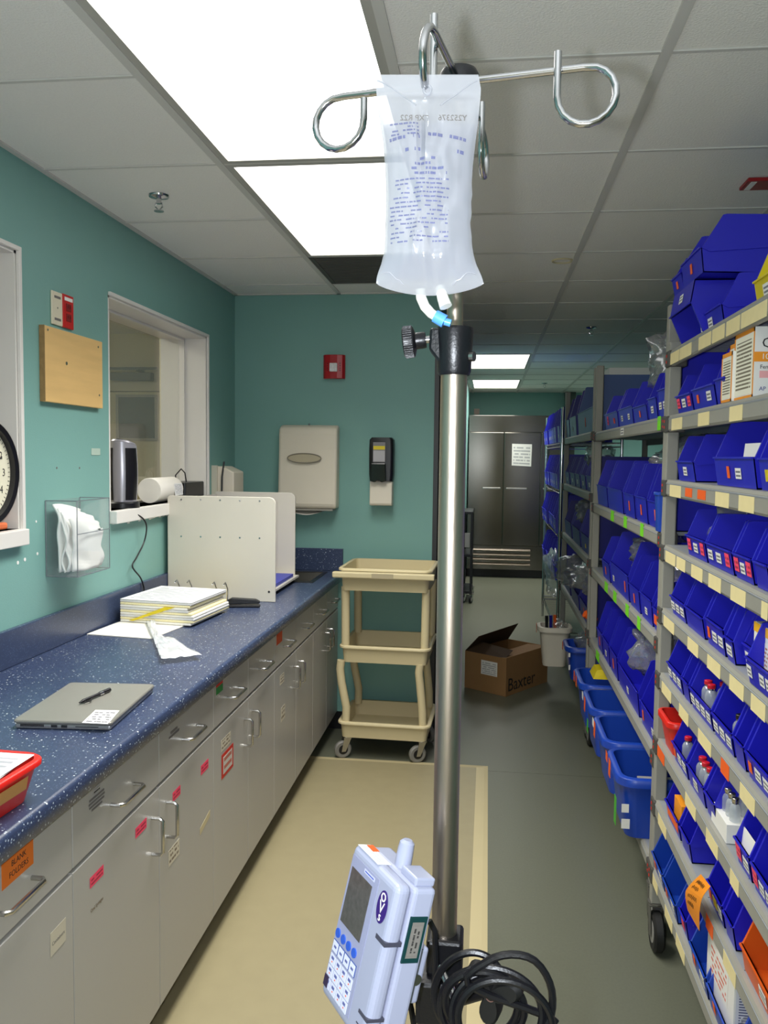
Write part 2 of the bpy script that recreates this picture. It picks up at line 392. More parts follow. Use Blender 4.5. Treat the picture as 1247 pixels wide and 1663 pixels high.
MB().box(p0.x, p1.x, YD-.056, YD-.051, p1.z, p0.z).build('vision_panel', mat('dark_glass', (52, 58, 62), .12), dt)
b = MB()
for a in ((p0.x-.02, p0.x, p1.z-.02, p0.z+.02), (p1.x, p1.x+.02, p1.z-.02, p0.z+.02), (p0.x, p1.x, p0.z, p0.z+.02), (p0.x, p1.x, p1.z-.02, p1.z)): b.box(a[0], a[1], YD-.062, YD-.051, a[2], a[3])
b.build('panel_frame', mat('annex_frame2', (150, 148, 140), .4), dt)
c = px(215, 612, Y=YD-.08); DGREY = mat('closer_grey', (92, 92, 88), .4)
cl = MB().box(c.x-.16, c.x+.16, YD-.12, YD-.055, c.z-.03, c.z+.03).build('door_closer', DGREY, dt, bevel=.006)
MB().box(c.x-.2, c.x+.2, YD-.1, YD-.09, c.z+.05, c.z+.07).box(c.x+.08, c.x+.1, YD-.2, YD-.09, c.z+.03, c.z+.05).build('closer_arm', DGREY, cl)
# ---------------------------------------------------------------- ceiling
ce = struct(MB().box(XW-.0, XR, Y0, YF, ZC+.06, ZC+.12).build('ceiling', mat('plenum', (60, 60, 58), .9)))
cols = list(range(-1, 6)); rows = list(range(-8, 17))
LIGHTS = [(0, -7, 2), (0, -1, 2), (0, 1, 2), (1, 9, 2), (1, 13, 2), (4, 13, 2)]  # the first, behind the camera, is unseen and added to light the room
used = {(c_, r_+k) for c_, r_, n_ in LIGHTS for k in range(n_)}; used.add((0, 3))
tiles = {}
for c_ in cols:
    for r_ in rows:
        x0, x1 = XA+c_*G+.004, XA+(c_+1)*G-.004; y0, y1 = YA+r_*G+.004, YA+(r_+1)*G-.004
        if c_ == -1: x0 = XW+.002
        x1 = min(x1, XR-.002); y0 = max(y0, Y0); y1 = min(y1, YF-.002)
        if x0 < XE and y0 < YB < y1: y1 = YB
        if x1 < XE and y0 >= YB: continue
        if y1-y0 < .02 or x1-x0 < .02 or (c_, r_) in used: continue
        k = (round(x1-x0, 3), round(y1-y0, 3))
        if k not in tiles: tiles[k] = MB().box(0, k[0], 0, k[1], 0, .015).mesh('tile', TILE)
        o = link('ceiling_tile', tiles[k], ce); o.location = (x0, y0, ZC+.0005)
for c_ in range(0, 6):
    x = XA+c_*G
    y1 = YF if x > XE else YB
    MB().box(x-.012, x+.012, Y0, y1, ZC-.006, ZC+.0).box(x-.002, x+.002, Y0, y1, ZC, ZC+.04).build('main_tee', TEE, ce)
for r_ in range(-7, 17):
    y = YA+r_*G
    x0 = XW if y < YB else XE
    b = MB(); edges = [x0]+[XA+c_*G for c_ in range(-1, 8) if x0+.01 < XA+c_*G < XR-.01]+[XR]
    for xa, xb in zip(edges, edges[1:]):
        c_ = math.floor(((xa+xb)/2-XA)/G)
        if any(c_ == lc and lr < r_ < lr+ln for lc, lr, ln in LIGHTS): continue
        b.box(xa, xb, y-.006, y+.006, ZC-.004, ZC+.0)
    b.build('cross_tee', TEE, ce)
MB().box(XW+.0005, XW+.02, Y0, YB, ZC-.006, ZC+.0).build('wall_angle', TEE, ce); MB().box(XW, XE, YB-.02, YB-.0005, ZC-.006, ZC).build('wall_angle', TEE, ce)
for i, (c_, r_, n_) in enumerate(LIGHTS):
    x0, x1 = XA+c_*G+.012, XA+(c_+1)*G-.012; y0, y1 = YA+r_*G+.006, YA+(r_+n_)*G-.006
    lb = {(0, -1): 'lit fluorescent ceiling panel above the laptop end of the counter', (0, 1): 'lit fluorescent ceiling panel before the dark ceiling vent',
          (1, 9): 'lit fluorescent ceiling panel in the passage midway to the refrigerator', (1, 13): 'lit fluorescent ceiling panel just in front of the steel refrigerator',
          (4, 13): 'lit fluorescent ceiling panel behind the racks near the far wall'}.get((c_, r_), 'unseen fluorescent ceiling panel added over the rear of the room')
    t = thing('ceiling_light', lb, 'ceiling light', ((x0+x1)/2, (y0+y1)/2, ZC), group='fluorescent ceiling panels')
    e = .022; b = MB()
    for a in ((x0, x0+e, y0, y1), (x1-e, x1, y0, y1), (x0+e, x1-e, y0, y0+e), (x0+e, x1-e, y1-e, y1)): b.box(a[0], a[1], a[2], a[3], ZC-.004, ZC+.05)
    b.build('frame', FRAMEG, t)
    MB().box(x0+e, x1-e, y0+e, y1-e, ZC+.004, ZC+.008).build('lens', LENS, t)
    al = bpy.data.lights.new('fluorescent_tubes', 'AREA'); al.shape = 'RECTANGLE'; al.size = x1-x0-2*e; al.size_y = y1-y0-2*e
    al.energy = LAMP_W; al.color = LAMP_C; al.spread = math.radians(LAMP_SPREAD)
    ao = bpy.data.objects.new('fluorescent_tubes', al); COL.objects.link(ao); ao.parent = t; ao.location = (0, 0, .003)
# unseen glowing panel, added to brighten the room behind the windows
t = thing('added_annex_panel', 'unseen glowing panel added to brighten the room behind the windows', 'ceiling light', (-2.6, 3.4, ZC))
MB().box(-2.9, -2.3, 2.8, 4.0, ZC-.012, ZC-.0005).build('lens', emit('annex_glow', (1, .95, .8), 5.5), t)
# dark return-air grille in the tile behind the second light
x0, x1, y0, y1 = XA+.012, XA+G-.012, YA+3*G+.006, YA+4*G-.006
t = thing('air_grille', 'dark grey return air grille set in the ceiling grid', 'vent', ((x0+x1)/2, (y0+y1)/2, ZC))
VG = mat('grille_grey', (86, 84, 78), .6, vary=.1)
MB().box(x0, x1, y0, y1, ZC+.01, ZC+.03).build('backing', mat('grille_dark', (60, 58, 54), .8), t)
b = MB()
for i in range(24): b.box(x0+.02, x1-.02, y0+.02+i*.0235, y0+.03+i*.0235, ZC, ZC+.01)
b.build('louvre', VG, t)
MB().box(x0, x0+.02, y0, y1, ZC-.002, ZC+.01).box(x1-.02, x1, y0, y1, ZC-.002, ZC+.01).box(x0, x1, y0, y0+.02, ZC-.002, ZC+.01).box(x0, x1, y1-.02, y1, ZC-.002, ZC+.01).build('frame', VG, t)
# sprinklers and the small ring
def sprinkler(x, y, lb):
    t = thing('fire_sprinkler', lb, 'sprinkler', (x, y, ZC), group='ceiling sprinklers')
    MB().lathe([(.036, ZC-.001), (.034, ZC-.007), (.014, ZC-.012)], 24, Matrix.Translation((x, y, 0))).build('escutcheon', CHROME, t, smooth=True)
    MB().tube([(x, y, ZC-.01), (x, y, ZC-.03)], .009, 10).build('body', CHROME, t)
    MB().tube([(x-.011, y, ZC-.026), (x-.013, y, ZC-.04), (x, y, ZC-.052), (x+.013, y, ZC-.04), (x+.011, y, ZC-.026)], .0025, 6).build('yoke', CHROME, t)
    MB().lathe([(.017, ZC-.056), (.017, ZC-.053)], 16, Matrix.Translation((x, y, 0))).build('deflector', CHROME, t)
sprinkler(-1.165, 2.888, 'chrome ceiling sprinkler above the counter')
sprinkler(.681, 5.97, 'chrome ceiling sprinkler above the middle grey rack')
sprinkler(.648, 10.35, 'chrome ceiling sprinkler near the refrigerator')
c = px(913, 423, Z=ZC)
o = MB().tube([(c.x+.045*math.cos(a*PI/16), c.y+.045*math.sin(a*PI/16), ZC-.0022) for a in range(32)], .004, 6, closed=True).build('ceiling_ring', mat('ring_ivory', (196, 186, 150), .6), smooth=True)
tag(o, 'thin ivory ring stuck on a ceiling tile', 'ring')
# red exit sign hanging under the ceiling
e0 = px(1200, 309, Z=ZC-.01); 
t = thing('exit_sign', 'red sign mounted flat under the ceiling above the near rack', 'sign', (e0.x+.15, e0.y-.06, ZC))
MB().hexa([(e0.x, e0.y-.1, ZC-.012), (e0.x+.34, e0.y-.1, ZC-.012), (e0.x+.34, e0.y, ZC-.012), (e0.x, e0.y, ZC-.012)], [(e0.x, e0.y-.1, ZC-.001), (e0.x+.34, e0.y-.1, ZC-.001), (e0.x+.34, e0.y, ZC-.001), (e0.x, e0.y, ZC-.001)]).build('panel', mat('sign_red', (150, 18, 24), .35), t, bevel=.002)
MB().box(e0.x+.012, e0.x+.03, e0.y-.09, e0.y-.01, ZC-.0135, ZC-.0122).build('arrow_bar', WHITES, t)
# ---------------------------------------------------------------- base cabinets
XF = -.835
GAPS = [-.22, .23, .68, 1.135, 1.591, 2.05, 2.486, 2.869, 3.24, 3.622, 3.99, 4.34, 4.675]
def pull(parent, y0, y1, z0, z1):
    X = XF+.0005
    MB().tube([(X, y0, z0), (X+.022, y0, z0), (X+.029, y0+(y1-y0)*.07, z0+(z1-z0)*.07), (X+.029, y1-(y1-y0)*.07, z1-(z1-z0)*.07), (X+.022, y1, z1), (X, y1, z1)], .0048, 8).build('pull_handle', SATIN, parent, smooth=True)
def sticker(parent, y0, y1, z0, z1, m, X=XF, skew=0., name='sticker'):
    return MB().quad((X+.0004, y0, z0), (X+.0004, y1, z0+skew), (X+.0004, y1, z1+skew), (X+.0004, y0, z1)).build(name, m, parent)
CLAB = ['at the unseen near end of the counter', 'with an orange BLANK FOLDERS sign on its drawer', 'with pink stickers on its doors, below the laptop', 'with a red-framed notice on its door',
        'with an orange sticker on its drawer', 'behind the beige utility cart']
DR = {}; DO = {}
for u in range(6):
    ya, ym, yb = GAPS[2*u:2*u+3]
    t = thing('base_cabinet', 'white laminate base cabinet '+CLAB[u], 'cabinet', (-1.14, (ya+yb)/2, 0), group='base cabinets under the counter')
    MB().box(XW+.002, XF-.021, ya+.0005, yb-.0005, .10, .864).build('body', CABE, t)
    MB().box(XW+.002, XF-.075, ya, yb, .001, .10).build('toe_kick', BLACK, t)
    for k, (a, b_) in enumerate(((ya, ym), (ym, yb))):
        d = MB().box(XF-.02, XF, a+.0018, b_-.0018, .711, .861).build('drawer', CAB, t, bevel=.0012)
        g = MB().box(XF-.02, XF, a+.0018, b_-.0018, .105, .700).build('door', CAB, t, bevel=.0012)
        DR[2*u+k] = d; DO[2*u+k] = g
        yc = (a+b_)/2+.01; pull(d, yc-.062, yc+.062, .772, .772)
        yh = (b_-.05) if k == 0 else (a+.05)
        pull(g, yh, yh, .545, .64)
def ctext(s, parent, y, z, size, m=INK, X=XF, al='CENTER', slope=0.):
    return text(s, 'lettering', m, parent, (X+.0011, y, z), (0, 1, 0), (0, 0, 1), size, al)
# drawer / door notes
PBOLD = printed('bold_letters', (174, 171, 164), (30, 28, 30), 1.6, .38)
s = sticker(DR[3], 1.338, 1.441, .797, .849, mat('orange_paper', (232, 116, 24), .6), name='orange_sign')
ctext('BLANK', DR[3], 1.392, .8265, .0155); ctext('FOLDERS', DR[3], 1.392, .8075, .0155)
sticker(DR[4], 1.683, 1.717, .828, .839, PBOLD, name='bold_print')
for i, (wd, zz) in enumerate(((.07, .82), (.075, .812), (.07, .804), (.05, .796))): sticker(DR[4], 1.70-wd/2, 1.70+wd/2, zz, zz+.0045, GINK, name='print_line')
for i, (wd, zz) in enumerate(((.05, .815), (.075, .805))): sticker(DR[5], 2.155-wd/2, 2.155+wd/2, zz, zz+.006, GINK, name='print_line')
sticker(DO[4], 1.664, 1.728, .630, .653, PINKP); sticker(DO[4], 1.90, 1.966, .632, .657, PINKP)
sticker(DO[5], 2.143, 2.20, .622, .648, PINKP); sticker(DO[5], 2.37, 2.436, .61, .638, PINKP)
CLT = printed('cream_label', (214, 206, 184), (120, 104, 84), 3., .45)
sticker(DO[3], 1.498, 1.558, .578, .626, mat('cream_label_plain', (206, 198, 176), .6), name='cream_label'); ctext('Containers', DO[3], 1.528, .597, .011, GINK)
ctext('Oral Syringes', DO[4], 1.695, .575, .011, mat('brown_ink', (110, 92, 60), .6))
sticker(DO[5], 2.11, 2.19, .455, .50, CLT, name='old_label'); sticker(DO[5], 2.36, 2.45, .43, .45, mat('tape_stain', (206, 192, 150), .5), name='tape_scrap', skew=.02)
sticker(DR[6], 2.512, 2.578, .836, .852, REDS); sticker(DR[6], 2.512, 2.578, .812, .835, mat('green_sticker', (40, 140, 60), .5))
fr = sticker(DO[6], 2.565, 2.69, .52, .60, REDS, name='red_notice'); sticker(DO[6], 2.58, 2.675, .532, .588, printed('red_notice_print', (206, 200, 190), (190, 110, 90), 2.2, .34, 3.), X=XF+.0008, name='notice_paper')
sticker(DO[6], 2.56, 2.66, .612, .65, CLT, name='old_label')
sticker(DR[8], 3.272, 3.364, .80, .862, mat('orange_paper2', (224, 84, 30), .6), name='orange_sticker')
sticker(DO[8], 3.33, 3.40, .62, .66, CLT, name='old_label'); sticker(DO[8], 3.35, 3.42, .46, .52, CLT, name='old_label')
# ---------------------------------------------------------------- worktop
XC = -.805; ZT = .915
SX0, SX1, SY0, SY1 = -1.28, -.90, 4.22, 4.58          # sink cut-out
t = thing('countertop', 'speckled navy blue laminate countertop with raised backsplash', 'countertop', (-1.12, 2.2, .865))
b = MB().box(XW+.001, SX0, -.22, YB-.001, .865, ZT).box(SX1, XC-.01, -.22, YB-.001, .865, ZT).box(SX0, SX1, -.22, SY0, .865, ZT).box(SX0, SX1, SY1, YB-.001, .865, ZT)
b.build('slab', COUNTER, t)
prof = [(XC-.01, .865), (XC-.004, .8665), (XC, .871), (XC, .907), (XC-.003, .9125), (XC-.01, ZT)]
MB().prism(prof, lambda u, v, h: (u, h, v), YB-.001, -.22).build('front_edge', COUNTER, t, smooth=50)
MB().box(XW+.001, XW+.02, -.22, YB-.001, ZT+.0003, 1.03).build('backsplash', COUNTER, t, bevel=.003)
MB().box(XW+.021, XC-.004, YB-.021, YB-.001, ZT+.0003, 1.042).build('backsplash', COUNTER, t, bevel=.003)
t = thing('sink', 'dark stainless sink set in the counter behind the white sorter', 'sink', (-1.09, 4.4, .78))
SINKM = mat('sink_steel', (96, 94, 90), .3, 1.)
b = MB(); e = .018
for a in ((SX0-e, SX0+.004, SY0-e, SY1+e), (SX1-.004, SX1+e, SY0-e, SY1+e), (SX0, SX1, SY0-e, SY0+.004), (SX0, SX1, SY1-.004, SY1+e)): b.box(*a, ZT+.0006, ZT+.005)
b.build('rim', SINKM, t, bevel=.002)
MB().rings([[(SX0+.002, SY0+.002, ZT), (SX1-.002, SY0+.002, ZT), (SX1-.002, SY1-.002, ZT), (SX0+.002, SY1-.002, ZT)], [(SX0+.02, SY0+.02, .868), (SX1-.02, SY0+.02, .868), (SX1-.02, SY1-.02, .868), (SX0+.02, SY1-.02, .868)]], cap0=False).build('basin', SINKM, t)
# ---------------------------------------------------------------- laptop, pen, sticker
LP = [px(20, 1184, Z=ZT), px(182, 1188, Z=ZT), px(241, 1118, Z=ZT), px(108, 1112, Z=ZT)]
v1 = Vector((LP[1]-LP[0]).to_2d()).normalized(); ang = math.atan2(v1.y, v1.x)
t = thing('laptop', 'closed silver grey laptop with white label on its lid', 'laptop', (LP[0].x, LP[0].y, ZT), ang)
LW, LD = .237, .335
GUN = mat('laptop_grey', (140, 138, 130), .36, .25, vary=.04); GUND = mat('laptop_dark', (46, 46, 48), .4)
MB().box(.004, LW-.004, .004, LD-.004, .0008, .0125).build('base', mat('laptop_side', (150, 150, 152), .3, .3), t, bevel=.004, world=False)
MB().rings([[(x+LW/2, y+LD/2, z) for x, y in rrect(LW-i, LD-i, .012)] for i, z in ((.004, .0135), (0, .016), (0, .019), (.004, .0215))]).build('lid', GUN, t, smooth=True, world=False)
b = MB()
for i in range(22): b.box(.018+i*.0026, .0195+i*.0026, .0025, .0046, .006, .0115)
b.build('air_vent', GUND, t, world=False)
for nm, x0, x1 in (('video_port', .092, .106), ('cable_stub', .116, .130), ('card_slot', .150, .205)): MB().box(x0, x1, .0022, .0046, .0055 if nm != 'card_slot' else .0075, .011 if nm != 'card_slot' else .009).build(nm, GUND, t, world=False)
a = [chain(t).inverted() @ px(x, y, Z=ZT+.0215) for x, y in ((133, 1174), (175, 1176), (194, 1154), (155, 1153))]
q = MB().quad(*a, th=.0004).build('asset_label', printed('asset_print', (236, 236, 232), (110, 110, 114), 6., .45, 5.), t, world=False)
pen = thing('pen', 'black pen lying on the closed laptop', 'pen', (0, 0, 0))
pa, pb = px(127, 1142, Z=ZT+.0275), px(178, 1120, Z=ZT+.0275); pen.location = (pa+pb)/2; pd = (pb-pa).normalized()
MB().tube([pa+pd*.004, pa+pd*.02, pa+pd*.03, pb-pd*.045], [.0016, .005, .0048, .0044], 10).build('barrel', BLACK, pen, smooth=True)
MB().tube([pb-pd*.045, pb-pd*.03], .0058, 10).build('grip', CHROME, pen, smooth=True)
MB().tube([pb-pd*.03, pb], .0056, 10).build('cap', BLACK, pen, smooth=True)
side = pd.cross(Vector((0, 0, 1)))
MB().tube([pa+pd*.025+Vector((0, 0, .001)), pa+pd*.012+side*.012, pa+pd*.03+side*.016, pa+pd*.045+side*.006], .0016, 6).build('clip', BLACK, pen, smooth=True)
# ---------------------------------------------------------------- red tray with papers
c = px(67, 1217, Z=ZT+.078)+Vector((.022, 0, 0))
t = thing('red_tray', 'red plastic tray holding printed papers at the counter edge', 'tray', (c.x-.145, c.y-.2, ZT+.001), math.radians(-3))
tb = tub(.27, .36, .078, .018, .035, .004, .009, .01); tb.build('tub', REDP, t, smooth=50, world=False)
MB().quad((.1285, -.03, .03), (.1285, .13, .03), (.1335, .13, .055), (.1335, -.03, .055), .0008).build('masking_label', mat('old_masking', (206, 150, 84), .7, vary=.1), t, world=False)
for k in range(3):
    pp = thing('paper_sheet', ['printed sheet lying on top in the red tray', 'printed sheet under the top one in the red tray', 'lowest printed sheet in the red tray'][k], 'paper', (c.x-.125+.002*k, c.y-.178, ZT+.074+.0012*(2-k)), math.radians(-2+2.5*k))
    MB().quad((-.105, -.15, 0), (.105, -.15, 0), (.105, .145, .004), (-.105, .145, .004), .0005).build('page', PAPERP, pp, world=False)
# ---------------------------------------------------------------- open binder with its thick stack of pages
bp = [px(120, 1028, Z=ZT), px(248, 1038, Z=ZT), px(375, 966, Z=ZT), px(175, 990, Z=ZT)]
t = thing('ring_binder', 'open white ring binder on the counter before the white sorter', 'binder', (bp[1].x-.15, bp[1].y+.25, ZT))
MB().hexa([(-1.42, 2.83, ZT+.001), (-1.165, 2.80, ZT+.001), (-1.13, 3.06, ZT+.001), (-1.40, 3.10, ZT+.001)], [(-1.42, 2.83, ZT+.004), (-1.165, 2.80, ZT+.004), (-1.13, 3.06, ZT+.004), (-1.40, 3.10, ZT+.004)]).build('cover', PAPER, t)
MB().hexa([(-1.40, 3.10, ZT+.001), (-1.13, 3.06, ZT+.001), (-1.08, 3.50, ZT+.001), (-1.36, 3.54, ZT+.001)], [(-1.40, 3.10, ZT+.004), (-1.13, 3.06, ZT+.004), (-1.08, 3.50, ZT+.004), (-1.36, 3.54, ZT+.004)]).build('cover', mat('cover_yellow', (220, 196, 96), .6), t)
rnd = random.Random(3)
PGM = [mat('page_edge_a', (230, 228, 220), .7, vary=.1, vscale=200, stretch=(1, 1, 30)), mat('page_edge_b', (236, 226, 180), .7, vary=.1, vscale=200), mat('page_edge_c', (212, 212, 210), .7, vary=.1, vscale=200)]
for k in range(9):
    z0 = ZT+.005+k*.0096; sh = .012*math.sin(k*.8)+rnd.uniform(-.004, .004)
    def ring(z, bend):
        return [(-1.40+.0, 3.06+.0, z), (-1.10+sh, 3.02+.0, z-bend), (-1.07+sh, 3.36, z-bend*.6), (-1.37, 3.40, z)]
    MB().hexa(ring(z0, .004*(8-k)/8*0), ring(z0+.0092, .0)).build('page_block', PGM[k % 3], t, bevel=.003)
MB().quad((-1.40, 3.06, ZT+.0925), (-1.10, 3.02, ZT+.0925), (-1.07, 3.36, ZT+.0925), (-1.37, 3.40, ZT+.0925), .0006).build('top_page', PAPERP, t)
MB().hexa([(-1.36, 3.048, ZT+.012), (-1.34, 3.046, ZT+.012), (-1.34, 3.051, ZT+.012), (-1.36, 3.053, ZT+.012)], [(-1.21, 3.030, ZT+.072), (-1.17, 3.026, ZT+.072), (-1.17, 3.034, ZT+.072), (-1.21, 3.037, ZT+.072)]).build('yellow_tab', YEP, t)
for k, (x, y) in enumerate(((-1.30, 3.42), (-1.25, 3.43), (-1.13, 3.40), (-1.08, 3.395))):
    MB().tube([(x, y, ZT+.004), (x+.002, y, ZT+.09), (x-.004, y-.012, ZT+.118), (x-.006, y-.03, ZT+.11)], .0028, 7).build('ring', CHROME, t, smooth=True)
st = thing('stapler', 'black stapler beside the open binder', 'stapler', (-1.03, 3.47, ZT), math.radians(12))
MB().box(-.07, .07, -.016, .016, .001, .012).build('base', BLACK, st, bevel=.004, world=False)
MB().prism([(-.07, .014), (.066, .016), (.07, .026), (.05, .036), (-.05, .042), (-.072, .03)], lambda u, v, h: (u, h, v), -.013, .013).build('arm', BLACK, st, bevel=.004, world=False)
# white plastic wrapper
wr = [(232, 1000), (246, 997), (258, 1035), (300, 1043), (328, 1070), (262, 1078), (250, 1045)]
pts = [px(x, y, Z=ZT+.004) for x, y in wr]
def wrap(u, v):
    if v < .5:
        k = v*2; a = pts[0].lerp(pts[6], k); b_ = pts[1].lerp(pts[2], k)
    else:
        k = v*2-1; a = pts[6].lerp(pts[5], k); b_ = pts[2].lerp(pts[3], k*.6).lerp(pts[4], k*k)
    p = a.lerp(b_, u); n = noise.noise(p*26)*.010+noise.noise(p*60)*.006
    return p+Vector((0, 0, .012+n))
o = MB().grid(wrap, 18, 24).build('plastic_wrapper', film('milky_wrapper', (236, 238, 240), .2, .15, .4, .16), smooth=True)
sm = o.modifiers.new('solid', 'SOLIDIFY'); sm.thickness = .0012
tag(o, 'crumpled white plastic wrapper lying on the counter beside the binder', 'wrapper')
# ---------------------------------------------------------------- white sorter
t = thing('file_sorter', 'white two-panel desktop file sorter standing on the counter', 'file sorter', (-1.18, 3.95, ZT))
SW = mat('sorter_white', (212, 207, 194), .4, vary=.03)
def panel(x0, x1, y, z1, r=.03):
    pr = [(x0, ZT+.001), (x1, ZT+.001)]+[(x1-r+r*math.cos(a*PI/12), z1-r+r*math.sin(a*PI/12)) for a in range(7)]+[(x0+r*.3, z1), (x0, z1-r*.3)]
    return MB().prism(pr, lambda u, v, h: (u, h, v), y+.012, y)
p = panel(-1.424, -.928, 3.61, 1.382).build('side_panel', SW, t, bevel=.002)
for i in range(5):
    for z in (1.365, 1.2):
        MB().tube([(-1.36+i*.09, 3.6096, z), (-1.36+i*.09, 3.6086, z)], .004, 10).build('screw', CHROME, p)
MB().tube([(-.956, 3.6096, .962), (-.956, 3.608, .962)], .005, 10).build('screw', CHROME, p)
panel(-1.424, -.993, 4.27, 1.374).build('side_panel', SW, t, bevel=.002)
MB().box(-1.424, -1.412, 3.623, 4.269, ZT+.002, 1.36).build('back_panel', SW, t)
sh = MB().box(-1.41, -.97, 3.623, 4.269, ZT+.02, ZT+.03).build('shelf', SW, t)
for z in (1.355, 1.2):
    MB().tube([(-.95, 3.623, z), (-.985, 3.645, z), (-1.02, 3.645, z-.045), (-.952, 3.623, z-.06)], .002, 6).build('wire_bracket', SATIN, t)
o = MB().box(-1.35, -.985, 3.72, 4.2, ZT+.031, ZT+.046).build('blue_folder', mat('folder_blue', (38, 52, 170), .4)); tag(o, 'flat blue folder lying inside the white sorter', 'folder')
# ---------------------------------------------------------------- left wall things
def wbox(y0, y1, z0, z1, th, off=.0008): return MB().box(XW+off, XW+off+th, y0, y1, z0, z1)
t = thing('plywood_board', 'square birch plywood board screwed to the teal wall', 'board', (XW, 2.785, 1.73))
wbox(2.582, 2.99, 1.733, 1.978, .018).build('panel', WOOD, t, bevel=.002)
wbox(2.579, 2.582, 1.733, 1.978, .018).build('ply_edge', PLYE, t)
for y, z in ((2.60, 1.965), (2.72, 1.87), (2.955, 1.955), (2.96, 1.78)): MB().tube([(XW+.0185, y, z), (XW+.0205, y, z)], .004 if (y, z) != (2.72, 1.87) else .006, 10).build('screw', SATIN, t)
t = thing('blank_wall_plate', 'ivory wall plate beside the red switch plate', 'wall plate', (XW, 2.69, 2.0))
wbox(2.653, 2.722, 1.993, 2.103, .006).build('plate', mat('ivory_plate', (226, 218, 192), .4), t, bevel=.002)
for z in (2.012, 2.085): wbox(2.668, 2.708, z-.004, z+.004, .001, .007).build('slot', GINK, t)
MB().tube([(XW+.007, 2.688, 2.05), (XW+.008, 2.688, 2.05)], .003, 8).build('screw', SATIN, t)
t = thing('red_switch_plate', 'red emergency outlet plate with white strip on the teal wall', 'outlet', (XW, 2.76, 2.0))
wbox(2.7225, 2.795, 1.992, 2.105, .008).build('plate', mat('red_plate', (196, 26, 26), .35), t, bevel=.002)
wbox(2.732, 2.786, 2.084, 2.096, .001, .009).build('white_strip', WHITES, t)
for z in (2.062, 2.028):
    s = wbox(2.742, 2.776, z-.013, z+.013, .0014, .009).build('receptacle', mat('dark_red', (130, 14, 16), .4), t, bevel=.0005)
    for y in (2.752, 2.766): wbox(y-.001, y+.001, z-.003, z+.007, .0006, .0105).build('slot', INK, s)
for i, (y, z, r) in enumerate(((2.681, 1.516, .004), (2.84, 1.514, .004), (2.545, 1.345, .004), (2.55, 1.24, .005), (2.475, 1.23, .006), (2.435, 1.225, .006))):
    o = MB().tube([(XW+.0002, y, z), (XW+.0012, y, z)], r, 10).build('filled_screw_hole', WHITES if i > 1 else GINK); tag(o, 'small patched screw hole in the teal wall', 'screw hole', 'screw holes in the teal wall')
o = wbox(2.93, 3.0, 1.56, 1.585, .0006).build('tape_scrap', mat('old_tape', (176, 196, 182), .5)); tag(o, 'small scrap of old tape on the teal wall by the window', 'tape')
# wall clock standing on the sill of the first window
t = thing('wall_clock', 'round wall clock with black rim leaning in the first window', 'clock', (XW+.02, 2.225, 1.345))
CM = Matrix.Translation((XW+.016, 2.225, 1.508)) @ Matrix.Rotation(PI/2, 4, 'Y')
MB().lathe([(.158, 0), (.158, .02), (.150, .03), (.136, .026), (.134, .012), (.134, 0)], 48, CM).build('rim', BLACK, t, smooth=True)
MB().lathe([(.135, .004), (.135, .010)], 48, CM).build('face', mat('clock_face', (228, 224, 200), .5), t)
for h in range(12):
    a = h*PI/6; y, z = 2.225+.1*math.sin(a), 1.508+.1*math.cos(a)-.011
    text(str(h or 12), 'numeral', INK, t, (XW+.0265, y, z), (0, 1, 0), (0, 0, 1), .032, 'CENTER')
b = MB()
for h in range(60):
    a = h*PI/30; s_, c_ = math.sin(a), math.cos(a); r0 = .123; r1 = .131
    b.tube([(XW+.0264, 2.225+r0*s_, 1.508+r0*c_), (XW+.0264, 2.225+r1*s_, 1.508+r1*c_)], .0009, 4)
b.build('minute_marks', INK, t)
for nm, a, l in (('hour_hand', 5.2, .06), ('minute_hand', 1.1, .1)): MB().tube([(XW+.028, 2.225, 1.508), (XW+.028, 2.225+l*math.sin(a), 1.508+l*math.cos(a))], .002, 5).build(nm, INK, t)
o = MB().box(XW-.08, XW-.02, 2.25, 2.42, 1.3305, 1.352).build('orange_pouch', mat('orange_pouch', (232, 120, 70), .5), bevel=.006); tag(o, 'orange pouch lying on the sill of the first window', 'pouch')
# acrylic dispenser with wipes
AX0, AX1, AY0, AY1, AZ0, AZ1 = XW+.001, XW+.112, 2.60, 2.835, 1.16, 1.41
t = thing('acrylic_dispenser', 'clear acrylic wall box filled with white wipes', 'dispenser', (XW, 2.72, AZ0))
e = .0035
for nm, a in (('front_pane', (AX1-e, AX1, AY0, AY1, AZ0, AZ1)), ('side_pane', (AX0, AX1-e, AY0, AY0+e, AZ0, AZ1)), ('side_pane', (AX0, AX1-e, AY1-e, AY1, AZ0, AZ1)), ('bottom_pane', (AX0, AX1, AY0, AY1, AZ0-e, AZ0)), ('back_pane', (AX0, AX0+e, AY0+e, AY1-e, AZ0, AZ1))):
    MB().box(*a).build(nm, ACRYL, t)
b = MB(); r = .0016
for y in (AY0, AY1):
    for x in (AX0+.002, AX1): b.tube([(x, y, AZ0), (x, y, AZ1)], r, 5)
    for z in (AZ0, AZ1): b.tube([(AX0+.002, y, z), (AX1, y, z)], r, 5)
for z in (AZ0, AZ1, AZ0+.14): b.tube([(AX1, AY0, z), (AX1, AY1, z)], r, 5)
b.build('glued_edges', ACRE, t)
